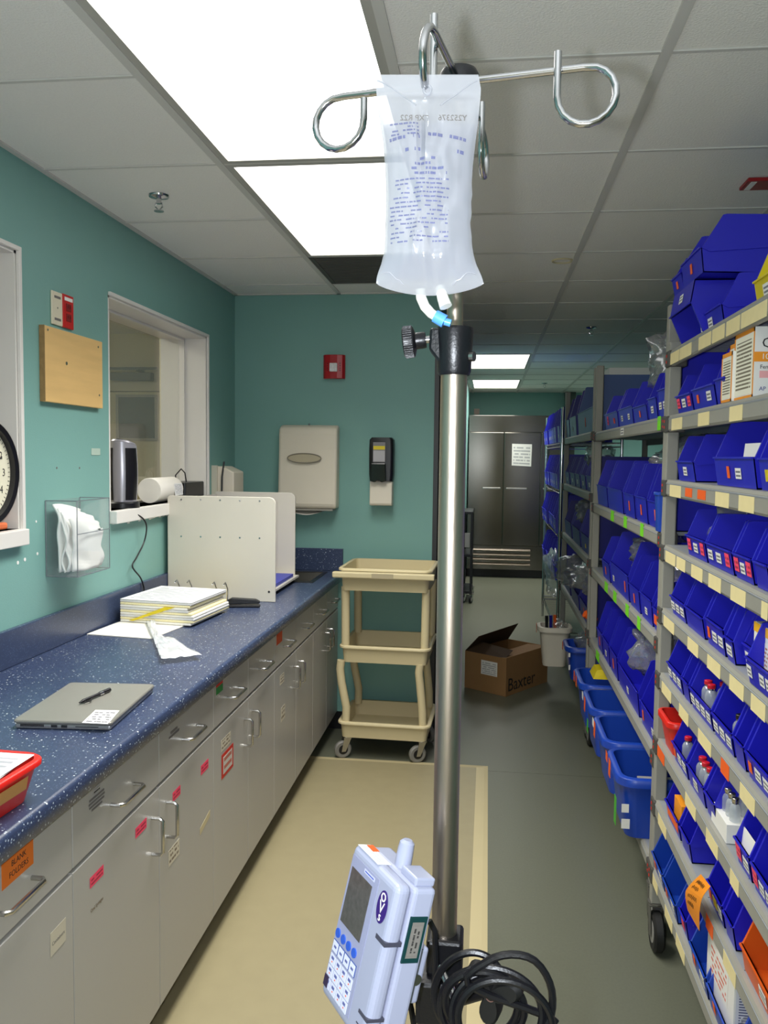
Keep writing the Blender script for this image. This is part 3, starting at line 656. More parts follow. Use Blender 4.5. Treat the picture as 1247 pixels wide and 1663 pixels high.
def wipe(name, lb, x0, y0, y1, z0, z1, seed, fold=.0):
    def fn(u, v):
        y = y0+(y1-y0)*u; z = z0+(z1-z0)*v
        x = x0+.018*math.sin(u*5+seed)*(1-v*.4)+noise.noise(Vector((u*3, v*3, seed)))*.022+fold*max(0, v-.72)
        return Vector((min(max(x, AX0+.008), AX1-.009), y, z-.03*u*u*(v > .8)))
    o = MB().grid(fn, 16, 16).build(name, mat('wipe_white', (250, 248, 244), .8, bump=.2, bscale=90), smooth=True)
    sm = o.modifiers.new('solid', 'SOLIDIFY'); sm.thickness = .006
    tag(o, lb, 'wipe', 'wipes in the acrylic box')
for k in range(5): wipe('cleaning_wipe', ['rearmost folded white wipe in the acrylic box', 'second folded white wipe from the wall in the acrylic box', 'middle folded white wipe in the acrylic box', 'folded white wipe next to the front one in the acrylic box', 'front folded white wipe in the acrylic box'][k], XW+.032+k*.0165, AY0+.010+.004*k, AY1-.012-.018*(k % 2), AZ0+.012, AZ1-.012-.012*k, k+1., -.06)
# ---------------------------------------------------------------- on the window sill
ZS = W2[2]
c = px(201, 830, X=-1.487)
t = thing('air_purifier', 'silver and black desktop air purifier standing on the window sill', 'air purifier', (-1.487, c.y, ZS), math.radians(-15))
SILV = mat('silver_plastic', (176, 174, 182), .28, .5, vary=.03)
pf = [(-.056, .0), (.056, 0)]
def oval(sx, sy, z, dx=0): return [Vector((dx+sx*math.cos(a*PI/16), sy*math.sin(a*PI/16), z)) for a in range(32)]
MB().rings([oval(.062, .066, .001), oval(.062, .066, .02), oval(.056, .06, .026)]).build('base', BLACK, t, smooth=True, world=False)
rg = []
for k in range(9):
    f = k/8; rg.append([Vector((x, y, .026+f*.235+(.02*f)*(-y/.06)*.6)) for x, y, _ in [(p.x, p.y, 0) for p in oval(.05+.006*math.sin(f*PI), .056+.004*math.sin(f*PI), 0)]])
MB().rings(rg).build('shell', SILV, t, smooth=True, world=False)
MB().rings([[v*1.0+Vector((0, 0, .001)) for v in rg[-1]], [Vector((v.x*.9, v.y*.9, v.z+.008)) for v in rg[-1]]]).build('top_cap', SILV, t, smooth=True, world=False)
MB().rings([[Vector((v.x*.8, v.y*.8, v.z+.0082)) for v in rg[-1]], [Vector((v.x*.78, v.y*.78, v.z+.010)) for v in rg[-1]]]).build('control_panel', BLACK, t, world=False)
for s_, nm in ((1, 'grille'), (-1, 'grille')):
    b = MB()
    def fn(u, v, s_=s_):
        a = (-.70+u*1.0) if s_ > 0 else (-2.4+u*.75)
        f = .03+v*.9
        return Vector(((.0515+.006*math.sin(f*PI))*math.cos(a), (.0575+.004*math.sin(f*PI))*math.sin(a), .026+f*.235))
    b.grid(fn, 8, 10).build(nm, BLACK, t, smooth=True, world=False)
cp = [px(x, y, X=X) for x, y, X in ((216, 832, XW+.022), (232, 842, XW+.034), (238, 856, XW+.036), (234, 880, XW+.022), (222, 905, XW+.02), (215, 920, XW+.02), (228, 938, XW+.026), (233, 952, XW+.026), (234, 962, XW+.03))]
o = MB().tube(smooth(cp), .0032, 8).build('power_cord', BLACK, smooth=True); tag(o, 'thin black power cord hanging from the purifier to the counter', 'cord')
# paper roll, black box with a cable loop, all on the sill
c = px(262, 828, X=-1.50)
t = thing('paper_roll', 'white paper roll with printed wrapper on the window sill', 'paper roll', (-1.50, c.y, ZS))
RM = Matrix.Translation((-1.50, c.y-.14, ZS+.0575)) @ Matrix.Rotation(-PI/2, 4, 'X')
MB().lathe([(.018, .0), (.055, .0), (.057, .004), (.057, .27), (.055, .274), (.018, .274)], 28, RM).build('roll', PAPER, t, smooth=True)
MB().quad((-1.4405, c.y+.02, ZS+.03), (-1.4405, c.y+.12, ZS+.03), (-1.447, c.y+.12, ZS+.085), (-1.447, c.y+.02, ZS+.085), .001).build('wrapper_print', PAPERP, t)
d0, d1 = px(285, 800, X=-1.50), px(343, 800, X=-1.47)
t = thing('black_device', 'low black device with a cable on the window sill', 'device', (-1.5, (d0.y+d1.y)/2, ZS))
MB().box(-1.56, -1.45, d0.y, W2[1]-.03, ZS+.001, ZS+.085).build('body', BLACK, t, bevel=.006)
MB().tube([(-1.5, d0.y+.01, ZS+.08), (-1.5, d0.y+.0, ZS+.12), (-1.49, d0.y+.05, ZS+.15), (-1.49, d0.y+.1, ZS+.13), (-1.49, d0.y+.12, ZS+.084)], .003, 7).build('cable', BLACK, t, smooth=True)
# beige unit on the wall in the corner
y0 = px(343, 780, X=XW).y
t = thing('corner_dispenser', 'beige wall-mounted box with black cable near the corner', 'dispenser', (XW, y0+.09, 1.2))
MB().prism([(0, 1.2), (.105, 1.2), (.115, 1.22), (.115, 1.475), (.05, 1.505), (0, 1.505)], lambda u, v, h: (XW+.001+u, h, v), y0+.2, y0+.02).build('body', BEIGEW, t, bevel=.006)
MB().box(XW+.001, XW+.03, y0, y0+.02, 1.2, 1.51).build('back_plate', mat('plate_ivory', (206, 200, 180), .5), t)
MB().tube([(XW+.05, y0+.012, 1.2), (XW+.055, y0+.012, 1.45), (XW+.06, y0+.03, 1.53)], .005, 8).build('cable', BLACK, t, smooth=True)
# ---------------------------------------------------------------- back wall things
t = thing('fire_alarm', 'red fire alarm strobe high on the back wall', 'fire alarm', (-.867, YB, 1.997))
RA = mat('alarm_red', (168, 16, 28), .32)
MB().prism([(-.06, 0), (.06, 0), (.062, .02), (.05, .036), (.02, .042), (-.02, .042), (-.05, .036), (-.062, .02)], lambda u, v, h: (-.867+u, YB-.0008-v, h), 1.998, 2.13).build('housing', RA, t, bevel=.003)
MB().box(-.889, -.845, YB-.055, YB-.0425, 2.035, 2.083).build('strobe_lens', mat('strobe_clear', (226, 226, 226), .3, 0., vary=.4, vscale=120), t, bevel=.004)
for s_ in (-1, 1):
    for k in range(4): MB().box(-.867+s_*.036-.003, -.867+s_*.036+.003, YB-.0405, YB-.0385, 2.04+k*.013, 2.045+k*.013).build('sounder_slot', INK, t)
T0, T1 = -1.168, -.835
t = thing('towel_dispenser', 'off-white paper towel dispenser on the teal back wall', 'towel dispenser', ((T0+T1)/2, YB, 1.27))
pfl = [(0, 1.272), (.10, 1.272), (.108, 1.30), (.098, 1.45), (.088, 1.60), (.088, 1.69), (.078, 1.722), (.04, 1.738), (0, 1.74)]
MB().prism(pfl, lambda u, v, h: (h, YB-.0008-u, v), T1, T0).build('cover', BEIGEW, t, bevel=.016, seg=3)
wv = [Vector(((T0+T1)/2-.015+.095*math.cos(a*PI/20), YB-.106, 1.553+.026*math.sin(a*PI/20))) for a in range(40)]
MB().rings([wv, [v+Vector((0, .004, 0)) for v in wv]]).build('sight_window', mat('sight_grey', (176, 166, 140), .4), t)
MB().tube([v+Vector((0, -.001, 0)) for v in wv], .003, 6, closed=True).build('window_rim', mat('rim_grey', (130, 124, 110), .4), t, smooth=True)
MB().box(T0+.02, T1-.02, YB-.104, YB-.004, 1.262, 1.2715).build('slot_strip', mat('strip_grey', (150, 146, 136), .4), t)
def fn(u, v): return Vector((T0+.06+u*.2, YB-.02-.075*v, 1.26-.024*math.sin(u*PI)*v))
sm = MB().grid(fn, 12, 4).build('paper_towel', PAPER, t, smooth=True)
MB().tube([((T0+T1)/2-.0, YB-.05, 1.737), ((T0+T1)/2, YB-.05, 1.747)], .006, 8).build('key_lock', CHROME, t)
S0, S1 = -.657, -.52
t = thing('soap_dispenser', 'black and beige soap dispenser beside the towel dispenser', 'soap dispenser', ((S0+S1)/2, YB, 1.29))
b = MB().rings([[Vector(((S0+S1)/2+x, YB-.0008-.045-yy*1., z)) for x, yy in rrect(ww, .09, .02)] for ww, z in ((.128, 1.432), (.136, 1.47), (.138, 1.6), (.134, 1.66), (.11, 1.672))])
b.build('cover', BLACK, t, smooth=True)
MB().box(S0+.024, S1-.045, YB-.0935, YB-.0915, 1.535, 1.645).build('sight_panel', mat('panel_grey', (130, 126, 128), .15), t, bevel=.0008)
MB().box(S0+.026, S1-.047, YB-.0945, YB-.0936, 1.605, 1.625).build('yellow_label', YEP, t)
MB().box(S0+.026, S1-.047, YB-.0945, YB-.0936, 1.54, 1.60).build('instruction_label', mat('label_grey', (176, 174, 176), .5), t)
MB().prism([(-.045, 1.432), (-.02, 1.425), (0, 1.436), (.02, 1.425), (.045, 1.432), (.04, 1.53), (-.04, 1.53)], lambda u, v, h: ((S0+S1)/2-.012+u, YB-.0935-h, v), 0, .02).build('push_bar', mat('gloss_black', (10, 10, 12), .12), t, bevel=.004)
MB().prism([(0, 1.292), (.085, 1.296), (.09, 1.31), (.075, 1.432), (0, 1.432)], lambda u, v, h: (h, YB-.0008-u, v), S1-.006, S0+.006).build('drip_guard', BEIGEW, t, bevel=.006)
# ---------------------------------------------------------------- beige utility cart
CX, CY = -.503, 4.395
t = thing('utility_cart', 'beige three-shelf plastic utility cart against the back wall', 'cart', (CX, CY, 0), math.radians(-1.5))
def tray(name, w_, d_, z, h, dx=0., dy=0., rim=.014):
    b = tub(w_, d_, h, .008, .03, .006, rim, .012); b.xf(Matrix.Translation((dx, dy, z))); return b.build(name, CREAMPL, t, smooth=50, world=False)
tray('tray', .455, .40, .115, .085); tray('tray', .445, .40, .51, .088)
tp = tray('top_tray', .455, .42, .885, .115, 0, -.01)
MB().box(-.262, .255, -.262, -.226, .955, .985).build('handle_bar', CREAMPL, t, bevel=.006, world=False)
MB().box(-.06, .05, -.2635, -.2622, .958, .982).build('recess_shade', mat('beige_shadow', (170, 158, 128), .6), t, world=False)  # flat patch on the bar, its darker beige painted as the recess's shade
for sx in (-1, 1):
    for sy in (-1, 1):
        y = sy*.178
        MB().tube([(sx*.205, y, .59), (sx*.208, y, .90)], .0215, 12).build('leg', CREAMPL, t, smooth=True, world=False)
        MB().tube([(sx*.200, y, .188), (sx*.198+.0, y, .27), (sx*.205-.02*1, y, .40), (sx*.205-.028, y, .47), (sx*.205-.022, y, .515)], .021, 12).build('leg', CREAMPL, t, smooth=True, world=False)
def caster(parent, x, y, zt, r, wd, rz=0., fork=SATIN, tread=None, hubm=None):
    M = Matrix.Translation((x, y, 0)) @ Matrix.Rotation(rz, 4, 'Z')
    c = MB().lathe([(.018, zt-.008), (.026, zt-.004), (.026, zt)], 14)
    for s_ in (-1, 1): c.hexa([(-.034, s_*wd*.62-.0015, r*.8), (-.012, s_*wd*.62-.0015, r*.8), (-.012, s_*wd*.62+.0015, r*.8), (-.034, s_*wd*.62+.0015, r*.8)], [(-.02, s_*wd*.62-.0015, zt-.006), (.02, s_*wd*.62-.0015, zt-.006), (.02, s_*wd*.62+.0015, zt-.006), (-.02, s_*wd*.62+.0015, zt-.006)])
    c.box(-.022, .022, -wd*.7, wd*.7, zt-.009, zt-.005).xf(M)
    c.build('caster', fork, parent, world=False)
    cc = parent.children[-1] if False else [o for o in bpy.data.objects if o.parent == parent and o.name.startswith('caster')][-1]
    W = M @ Matrix.Translation((-.023, 0, r+.0005)) @ Matrix.Rotation(PI/2, 4, 'X')
    MB().lathe([(r*.55, -wd*.45), (r*.86, -wd*.5), (r, -wd*.3), (r, wd*.3), (r*.86, wd*.5), (r*.55, wd*.45)], 28, W).build('wheel', tread or RUBBER, cc, smooth=True, world=False)
    MB().lathe([(r*.55, -wd*.48), (r*.55, wd*.48)], 20, W).build('hub', hubm or mat('hub_grey', (150, 148, 142), .4), cc, world=False)
GT = mat('grey_tread', (120, 118, 112), .5)
for sx in (-1, 1):
    for sy in (-1, 1): caster(t, sx*.195, sy*.165, .115, .045, .024, .5 if sy < 0 else 2.2, tread=GT, hubm=BLACK)
# ---------------------------------------------------------------- cardboard carton
b0, b1, b2 = px(756, 1113, Z=0), px(821, 1132, Z=0), px(895, 1105, Z=0)
ex = (b2-b1); ex = Vector((ex.x, ex.y, 0)).normalized(); ey = Vector((-ex.y, ex.x, 0))
BL, BW, BH = .52, .335, .255
t = thing('cardboard_carton', 'open brown cardboard carton lettered Baxter on the floor', 'carton', (b1.x, b1.y, 0), math.atan2(ex.y, ex.x))
e = .004
MB().box(0, BL, 0, BW, .001, .005).box(0, BL, 0, e, .005, BH).box(0, BL, BW-e, BW, .005, BH).box(0, e, e, BW-e, .005, BH).box(BL-e, BL, e, BW-e, .005, BH).build('walls', CARD, t, world=False)
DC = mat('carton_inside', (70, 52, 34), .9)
MB().hexa([(0, 0, BH), (BL, 0, BH), (BL, .16, BH-.012), (0, .16, BH-.012)], [(0, 0, BH+.004), (BL, 0, BH+.004), (BL, .16, BH-.008), (0, .16, BH-.008)]).build('flap', CARD, t, world=False)
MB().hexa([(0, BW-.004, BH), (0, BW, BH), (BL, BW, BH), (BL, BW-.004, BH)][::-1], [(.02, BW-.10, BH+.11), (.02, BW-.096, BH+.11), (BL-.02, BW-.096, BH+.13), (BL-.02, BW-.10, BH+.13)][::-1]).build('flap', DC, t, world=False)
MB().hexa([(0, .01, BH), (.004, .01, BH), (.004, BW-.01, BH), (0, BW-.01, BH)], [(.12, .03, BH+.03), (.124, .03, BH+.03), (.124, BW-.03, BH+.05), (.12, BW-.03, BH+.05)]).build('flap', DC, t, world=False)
MB().quad((-.0003, .2, .12), (-.0003, .07, .12), (-.0003, .07, .215), (-.0003, .2, .215), .0006).build('shipping_label', NOTICE, t, world=False)
text('Baxter', 'lettering', INK, t, chain(t) @ Vector((.02, -.0006, .03)), ex, (0, 0, 1), .125)
o = [x for x in bpy.data.objects if x.parent == t and x.name.startswith('lettering')][0]
# ---------------------------------------------------------------- refrigerator
FX0, FX1, FY = -.262, 1.02, 11.05
t = thing('steel_refrigerator', 'tall two-door stainless steel refrigerator against the far wall', 'refrigerator', ((FX0+FX1)/2, FY+.37, 0))
MB().box(FX0, FX1, FY, YF-.01, .11, 2.115).build('body', FRIDGE, t)
MB().box(FX0+.01, FX1-.01, FY+.05, YF-.05, .001, .11).build('plinth', BLACK, t)
MB().box(FX0, FX1, FY-.03, FY-.0005, 1.90, 2.115).build('header', FRIDGE, t, bevel=.004)
fm = .195
hp = {}
for x0, x1, s_ in ((FX0, fm-.003, 1), (fm+.003, .665, -1), (.671, FX1, -1)):
    d = MB().box(x0, x1, FY-.05, FY-.0005, .43, 1.895).build('door', FRIDGE, t, bevel=.006)
    if x1 < .9: hp[s_] = d
    xa, xb = ((x0+.19, x1-.03) if s_ == 1 else (x0+.03, x0+.3)); 
    MB().box(xa, xb, FY-.075, FY-.0505, 1.16, 1.185).build('handle', SATIN, d, bevel=.006)
MB().box(FX0, FX1, FY-.03, FY-.0005, .11, .425).build('lower_panel', FRIDGE, t, bevel=.003)
for k in range(4): MB().prism([(0, 0), (.028, .006), (.03, .014), (0, .034)], lambda u, v, h, k=k: (h, FY-.031-u, .165+k*.062+v), .56, -.20).build('louvre', STEEL, t)
o = MB().quad((.297, FY-.053, 1.47), (.545, FY-.053, 1.46), (.55, FY-.053, 1.745), (.297, FY-.053, 1.75), .001).build('posted_notice', NOTICE); tag(o, 'white paper notice taped to the steel refrigerator door', 'notice')
o = MB().box(-.215, -.14, YF-.012, YF-.0005, 2.165, 2.245).build('far_wall_plate', mat('plate_pinkish', (190, 170, 156), .5), bevel=.003); tag(o, 'small beige plate on the wall above the refrigerator', 'wall plate')
# black cart seen past the pole
t = thing('black_cart', 'black wheeled equipment cart along the passage wall', 'cart', (-.2, 9.3, 0))
BX0, BX1 = XE+.014, -.152
for z0, z1 in ((.10, .13), (.5, .53), (.96, .99)): MB().box(BX0, BX1, 9.02, 9.6, z0, z1).build('shelf', BLACK, t, bevel=.004)
for x in (BX0+.012, BX1-.014):
    for y in (9.035, 9.585): MB().box(x-.011, x+.011, y-.012, y+.012, .1, .98).build('post', BLACK, t)
for x in (BX0+.03, BX1-.0):
    for y in (9.04, 9.58): caster(t, x-(-.2), y-9.3, .10, .042, .022, 1.2)
MB().box(BX0+.004, BX1-.03, 9.05, 9.1, .6, .75).build('grey_case', mat('case_grey', (140, 140, 136), .5), t)
# ---------------------------------------------------------------- IV pole
PX, PY = -.0405, .95
t = thing('iv_pole', 'stainless steel IV pole with four looped hooks on a black collar', 'IV pole', (PX, PY, 0))
P = lambda x, y, z: (PX+x, PY+y, z)
MB().lathe([(.0148, .12), (.0148, 1.664)], 36, Matrix.Translation(P(0, 0, 0))).build('lower_tube', STEEL, t, smooth=True)
MB().lathe([(.0092, 1.60), (.0092, 1.975)], 28, Matrix.Translation(P(0, 0, 0))).build('upper_tube', STEEL, t, smooth=True)
co = MB().lathe([(.0172, 1.660), (.0190, 1.664), (.0202, 1.69), (.0212, 1.708), (.0205, 1.7125), (.0095, 1.7128)], 36, Matrix.Translation(P(.0, 0, 0))).build('collar', BLACK, t, smooth=True)
MB().hexa([P(-.028, -.010, 1.688), P(-.012, -.012, 1.668), P(-.012, .012, 1.668), P(-.028, .010, 1.688)], [P(-.027, -.0105, 1.7115), P(0, -.014, 1.7115), P(0, .014, 1.7115), P(-.027, .0105, 1.7115)]).build('boss', BLACK, co, bevel=.003)
MB().tube([P(.018, -.008, 1.680), P(.0225, -.010, 1.680)], .0055, 12).build('rivet', SATIN, co)
KM = Matrix.Translation(P(-.029, 0, 1.7)) @ Matrix.Rotation(-PI/2-.12, 4, 'Y')
kn = MB().lathe([(.004, -.006), (.004, .004)], 14, KM).build('clamp_screw', CHROME, t, smooth=True)
MB().lathe([(.0085, .003), (.0092, .006), (.0092, .014), (.0165, .0165), (.0172, .018), (.0172, .027), (.0155, .0285), (.006, .0285)], 40, KM).build('knob', BLACK, kn, smooth=25)
b = MB()
for k in range(40):
    a = k*PI/20; b.tube([KM @ Vector((.0174*math.cos(a), .0174*math.sin(a), .0175)), KM @ Vector((.0174*math.cos(a), .0174*math.sin(a), .0272))], .0007, 4)
b.build('knurling', BLACK, kn)
hb = MB().lathe([(.010, 1.955), (.0205, 1.962), (.0225, 1.972), (.0222, 1.984), (.019, 1.990), (.008, 1.992)], 32, Matrix.Translation(P(0, 0, 0))).build('hook_hub', BLACK, t, smooth=True)
HR, HL = .0300, .137
AR = math.radians(10)
def hook(th, L, tip, side, z=1.978):
    d = Vector((math.cos(th), math.sin(th), 0)); s_ = Vector((-d.y, d.x, 0))*side; o = Vector(P(0, 0, z))
    pts = [o+d*.015, o+d*L*.5, o+d*(L-.004)]
    for k in range(1, 15):
        a = PI/2-k*(1.5*PI)/14
        pts.append(o+d*(L+HR*math.cos(a))+Vector((0, 0, -HR+HR*math.sin(a)))+s_*(.0072*k/14))
    e_ = pts[-1]; pts.append(e_+Vector((0, 0, tip*.5))); pts.append(e_+Vector((0, 0, tip)))
    MB().tube(pts, .0040, 10).build('hook', CHROME, t, smooth=True)
hook(-AR, HL, .046, -1); hook(PI-AR, HL, .022, 1); hook(-PI/2-AR, HL-.02, .06, -1); hook(PI/2-AR, HL-.01, .046, -1)
# five-legged base on the floor
MB().lathe([(.035, .10), (.04, .115), (.03, .15), (.017, .155)], 28, Matrix.Translation(P(0, 0, 0))).build('base_hub', BLACK, t, smooth=True)
for k in range(5):
    a = 2*PI*k/5+.3; d = Vector((math.cos(a), math.sin(a), 0))
    MB().tube([Vector(P(0, 0, .12))+d*.03, Vector(P(0, 0, .105))+d*.27], [.016, .011], 10).build('base_leg', STEEL, t, smooth=True)
    caster(t, d.x*.265, d.y*.265, .096, .036, .02, a)
# ---------------------------------------------------------------- IV bag
YBAG = PY-.115-.012
OUT = [(122, 609, 777), (135, 610, 779), (145, 611, 781), (160, 612, 780), (180, 614, 778), (205, 618, 776), (235, 623, 772), (270, 626, 768), (300, 627, 766), (320, 627.5, 767), (330, 627.5, 765), (350, 627, 766), (365, 626.5, 763.5), (385, 626, 766), (400, 625.5, 766.5), (415, 624, 769), (430, 620, 773), (443, 615, 779), (452, 612, 783), (460, 611, 785)]
def outl(y):
    if y <= OUT[0][0]: return OUT[0][1:]
    for a, b_ in zip(OUT, OUT[1:]):
        if y <= b_[0]:
            k = (y-a[0])/(b_[0]-a[0]); return (a[1]+(b_[1]-a[1])*k, a[2]+(b_[2]-a[2])*k)
    return OUT[-1][1:]
def bagp(u, v, side):
    yy = 122+v*338; l, r = outl(yy)
    x = l+(r-l)*u
    y = yy+(20*math.sin(PI*u)**.7)*max(0, (v-.8)/.2)**2 + (2.5*math.sin(PI*u))*(1-v)*0
    s_ = max(0., math.sin(PI*u))
    belly = min(1, max(0, (v-.10)/.28))**.8*min(1, max(0, (1.0-v)/.12))**.7
    th = .0175*s_**.65*belly+.0012
    wr = noise.noise(Vector((u*6, v*10, 1.3+side)))*.0042*s_+noise.noise(Vector((u*14, v*7, 4.3+side)))*.0022*s_+.0022*math.sin(u*17+3*math.sin(v*5))*max(0, .42-abs(v-.25))*s_
    crease = -.006*math.exp(-((u-.42)/.035)**2)*math.exp(-((v-.34)/.16)**2)+.0045*math.exp(-((u-.48)/.03)**2)*math.exp(-((v-.34)/.16)**2)
    cr2 = .004*math.exp(-((u-.38-(v-.78)*-.55)/.03)**2)*math.exp(-((v-.76)/.07)**2)
    p = px(x, y, Y=YBAG)
    # small local slump so the lower part hangs a little nearer the pole
    return p+Vector((0, side*(th+wr*belly+(crease+cr2)*belly)-.004*belly, 0))
t = thing('iv_bag', 'clear fluid-filled IV bag hanging from the front hook', 'IV bag', (px(693, 480, Y=YBAG)))
b = MB(); NU, NV = 40, 60
b.grid(lambda u, v: bagp(1-u, v, 1), NU, NV); k0 = len(b.v)
b.grid(lambda u, v: bagp(u, v, -1), NU, NV)
b.build('pouch', IVF, t, smooth=True)
# the fluid inside, with its level below the air space
def flu(u, v, s_): p = bagp(.03+.94*u, .25+.70*v, s_); return Vector((p.x, YBAG-.004+(p.y-YBAG+.004)*.72, p.z))
b = MB(); b.grid(lambda u, v: flu(1-u, v, 1), 24, 30).grid(lambda u, v: flu(u, v, -1), 24, 30)
b.build('fluid', film('saline', (150, 154, 176), .62, .08, .4, .06), t, smooth=True)
# welded seams
for side in (-1,):
    for us, vs_ in (([.02+.36*k/8 for k in range(9)], lambda k: .03+.13*(k/8)**1.3), ([.98-.36*k/8 for k in range(9)], lambda k: .03+.13*(k/8)**1.3)):
        MB().tube([bagp(u, vs_(k), -1)+Vector((0, -.0006, 0)) for k, u in enumerate(us)], .0007, 5).build('weld_seam', IVF, t, smooth=True)
    for us in ([.04+.22*k/6 for k in range(7)], [.96-.24*k/6 for k in range(7)]):
        MB().tube([bagp(u, .955-.012*math.sin(k)+.02*(k == 6), -1)+Vector((0, -.0006, 0)) for k, u in enumerate(us)], .0007, 5).build('weld_seam', IVF, t, smooth=True)
ey = [bagp(.49+.035*math.cos(a*PI/10), .075+.022*math.sin(a*PI/10), -1)+Vector((0, -.0008, 0)) for a in range(20)]
MB().tube(ey, .0012, 6, closed=True).build('eyelet', IVF, t, smooth=True)
# print on the back sheet, read through the bag (mirrored)
XDm, ZD = (RV.x, RV.y, 0), (0, 0, 1)
def pr_text(s, x, y, size):
    p = px(x, y, Y=YBAG-.0125); text(s, 'print', GINK, t, p, XDm, ZD, size, mirror=True)
pr_text('Y252376', 758, 196, .0075); pr_text('EXP R22', 696, 196, .0075)
rnd = random.Random(11)
def dashes(name, v0, v1, n, m, u0, u1, hh, fill=.7, arc=0.):
    b = MB()
    for r_ in range(n):
        v = v0+(v1-v0)*r_/max(1, n-1); u = u0+.03*rnd.random()
        while u < u1:
            l = rnd.uniform(.015, .07)
            if rnd.random() < fill:
                def q(uu, vv): 
                    p = bagp(uu, vv+arc*math.sin(PI*uu), -1); return Vector((p.x, p.y+.0016*0-.0005, p.z))
                e_ = min(u+l, u1)
                b.quad(q(u, v+hh), q(e_, v+hh), q(e_, v), q(u, v), .0002)
            u += l+.012
    return b.build(name, m, t)
FINK = film('faint_ink', (126, 130, 176), .55, .3, .3, .05)
dashes('small_print', .53, .87-.05, 15, FINK, .06, .74, .007, .75)
dashes('small_print', .255, .31, 4, FINK, .09, .40, .008, .7)
dashes('bold_print', .335, .40, 2, FINK, .08, .90, .016, .62, -.02)
dashes('bold_print', .43, .50, 4, FINK, .30, .72, .012, .55)
# ports at the bottom
TUBEW = mat('milky_tube', (232, 232, 222), .3)
tp = [px(x, y, Y=YBAG+.004) for x, y in ((683, 470), (684, 484), (690, 498), (700, 509), (709, 515))]
MB().tube(tp, [.0052, .0052, .0050, .0048, .0046], 12).build('outlet_tube', TUBEW, t, smooth=True)
q0, q1 = px(706, 513, Y=YBAG+.004), px(722, 522, Y=YBAG+.004); q2 = px(732, 525, Y=YBAG+.004)
LB = mat('light_blue_cap', (90, 160, 240), .3)
cpp = MB().tube([q0, q1], [.0062, .0066], 14).build('blue_cap', LB, t, smooth=True)
MB().tube([q1, q2], .0037, 12).build('cap_tip', LB, cpp, smooth=True)
MB().tube([px(715, 468, Y=YBAG+.002), px(719, 484, Y=YBAG-.004), px(724, 498, Y=YBAG-.006)], [.005, .0056, .0062], 12).build('injection_port', TUBEW, t, smooth=True)
# ---------------------------------------------------------------- infusion pump
O = Vector((-.1403, .9001, 1.1387)); w_ = Vector((.5647, -.8251, -.0186)).normalized(); h_ = Vector((-.2018, -.1162, -.9725)); h_ = (h_-w_*h_.dot(w_)).normalized(); d_ = h_.cross(w_)*1.0
if d_.x < 0: d_ = -d_
PW, PD, PH = .104, .048, .168
t = thing('infusion_pump', 'white infusion pump with keypad and screen clamped to the pole', 'infusion pump', O+w_*PW/2+h_*PH)
LP_ = lambda a, b_, c_: O+w_*a+d_*b_+h_*c_
PWH = mat('pump_white', (166, 170, 192), .3, vary=.02)
PLAV = mat('pump_lavender', (156, 159, 188), .4, vary=.02)
def pbox(a0, a1, b0, b1, c0, c1):
    return MB().hexa([LP_(a0, b0, c1), LP_(a1, b0, c1), LP_(a1, b1, c1), LP_(a0, b1, c1)], [LP_(a0, b0, c0), LP_(a1, b0, c0), LP_(a1, b1, c0), LP_(a0, b1, c0)])
pbox(0, PW, 0, PD*.40, 0, PH).build('front_case', PWH, t, bevel=.0075, seg=4)
pbox(.002, PW+.001, PD*.42, PD, .002, PH-.004).build('rear_case', PWH, t, bevel=.005, seg=3)
pbox(.0055, PW*.66, -.0006, -.0001, .010, PH-.012).build('face_plate', PLAV, t)
sc = pbox(.010, .058, -.0012, -.0006, .022, .082).build('screen', mat('screen_grey', (86, 84, 80), .18, vary=.35, vscale=170), t)
for k in range(4):
    c0 = LP_(.0125+k*.0135, -.0008, .0955)
    b = MB(); b.tube([c0, c0-d_*.0012], .0050, 14); b.build('soft_key', mat('key_blue', (46, 92, 200), .35), t)
KW = mat('key_outline', (60, 84, 150), .5); KL = mat('key_pale', (222, 224, 246), .4)
for k in range(4):
    a0 = .0075+k*.0142
    kk = pbox(a0, a0+.0132, -.0014, -.0007, .104, .1165).build('function_key', KW, t)
    pbox(a0+.0007, a0+.0125, -.0018, -.00145, .1047, .1158).build('key_cap', KL, kk)
    pbox(a0+.004, a0+.0095, -.0020, -.00185, .109, .1115).build('key_legend', BINK, kk)
for r_ in range(3):
    for k in range(4):
        a0 = .0075+k*.0142; c0 = .1195+r_*.0125
        kk = pbox(a0, a0+.0125, -.0012, -.0007, c0, c0+.011).build('number_key', KL, t)
        pbox(a0+.003, a0+.009, -.0014, -.00125, c0+.002, c0+.005).build('key_legend', BINK, kk)
        pbox(a0+.005, a0+.007, -.0014, -.00125, c0+.0068, c0+.0082).build('key_dot', ORT, kk)
pbox(.0062, .0155, -.0022, -.0015, .143, .155).build('dark_key', mat('key_dark', (52, 40, 70), .4), t)
for c0, c1 in ((.057, .0615), (.135, .1385), (.148, .149)): pbox(PW-.019, PW+.0006, -.0008, PD*.40, c0, c1).build('dark_band', mat('band_grey', (70, 70, 84), .4), t)
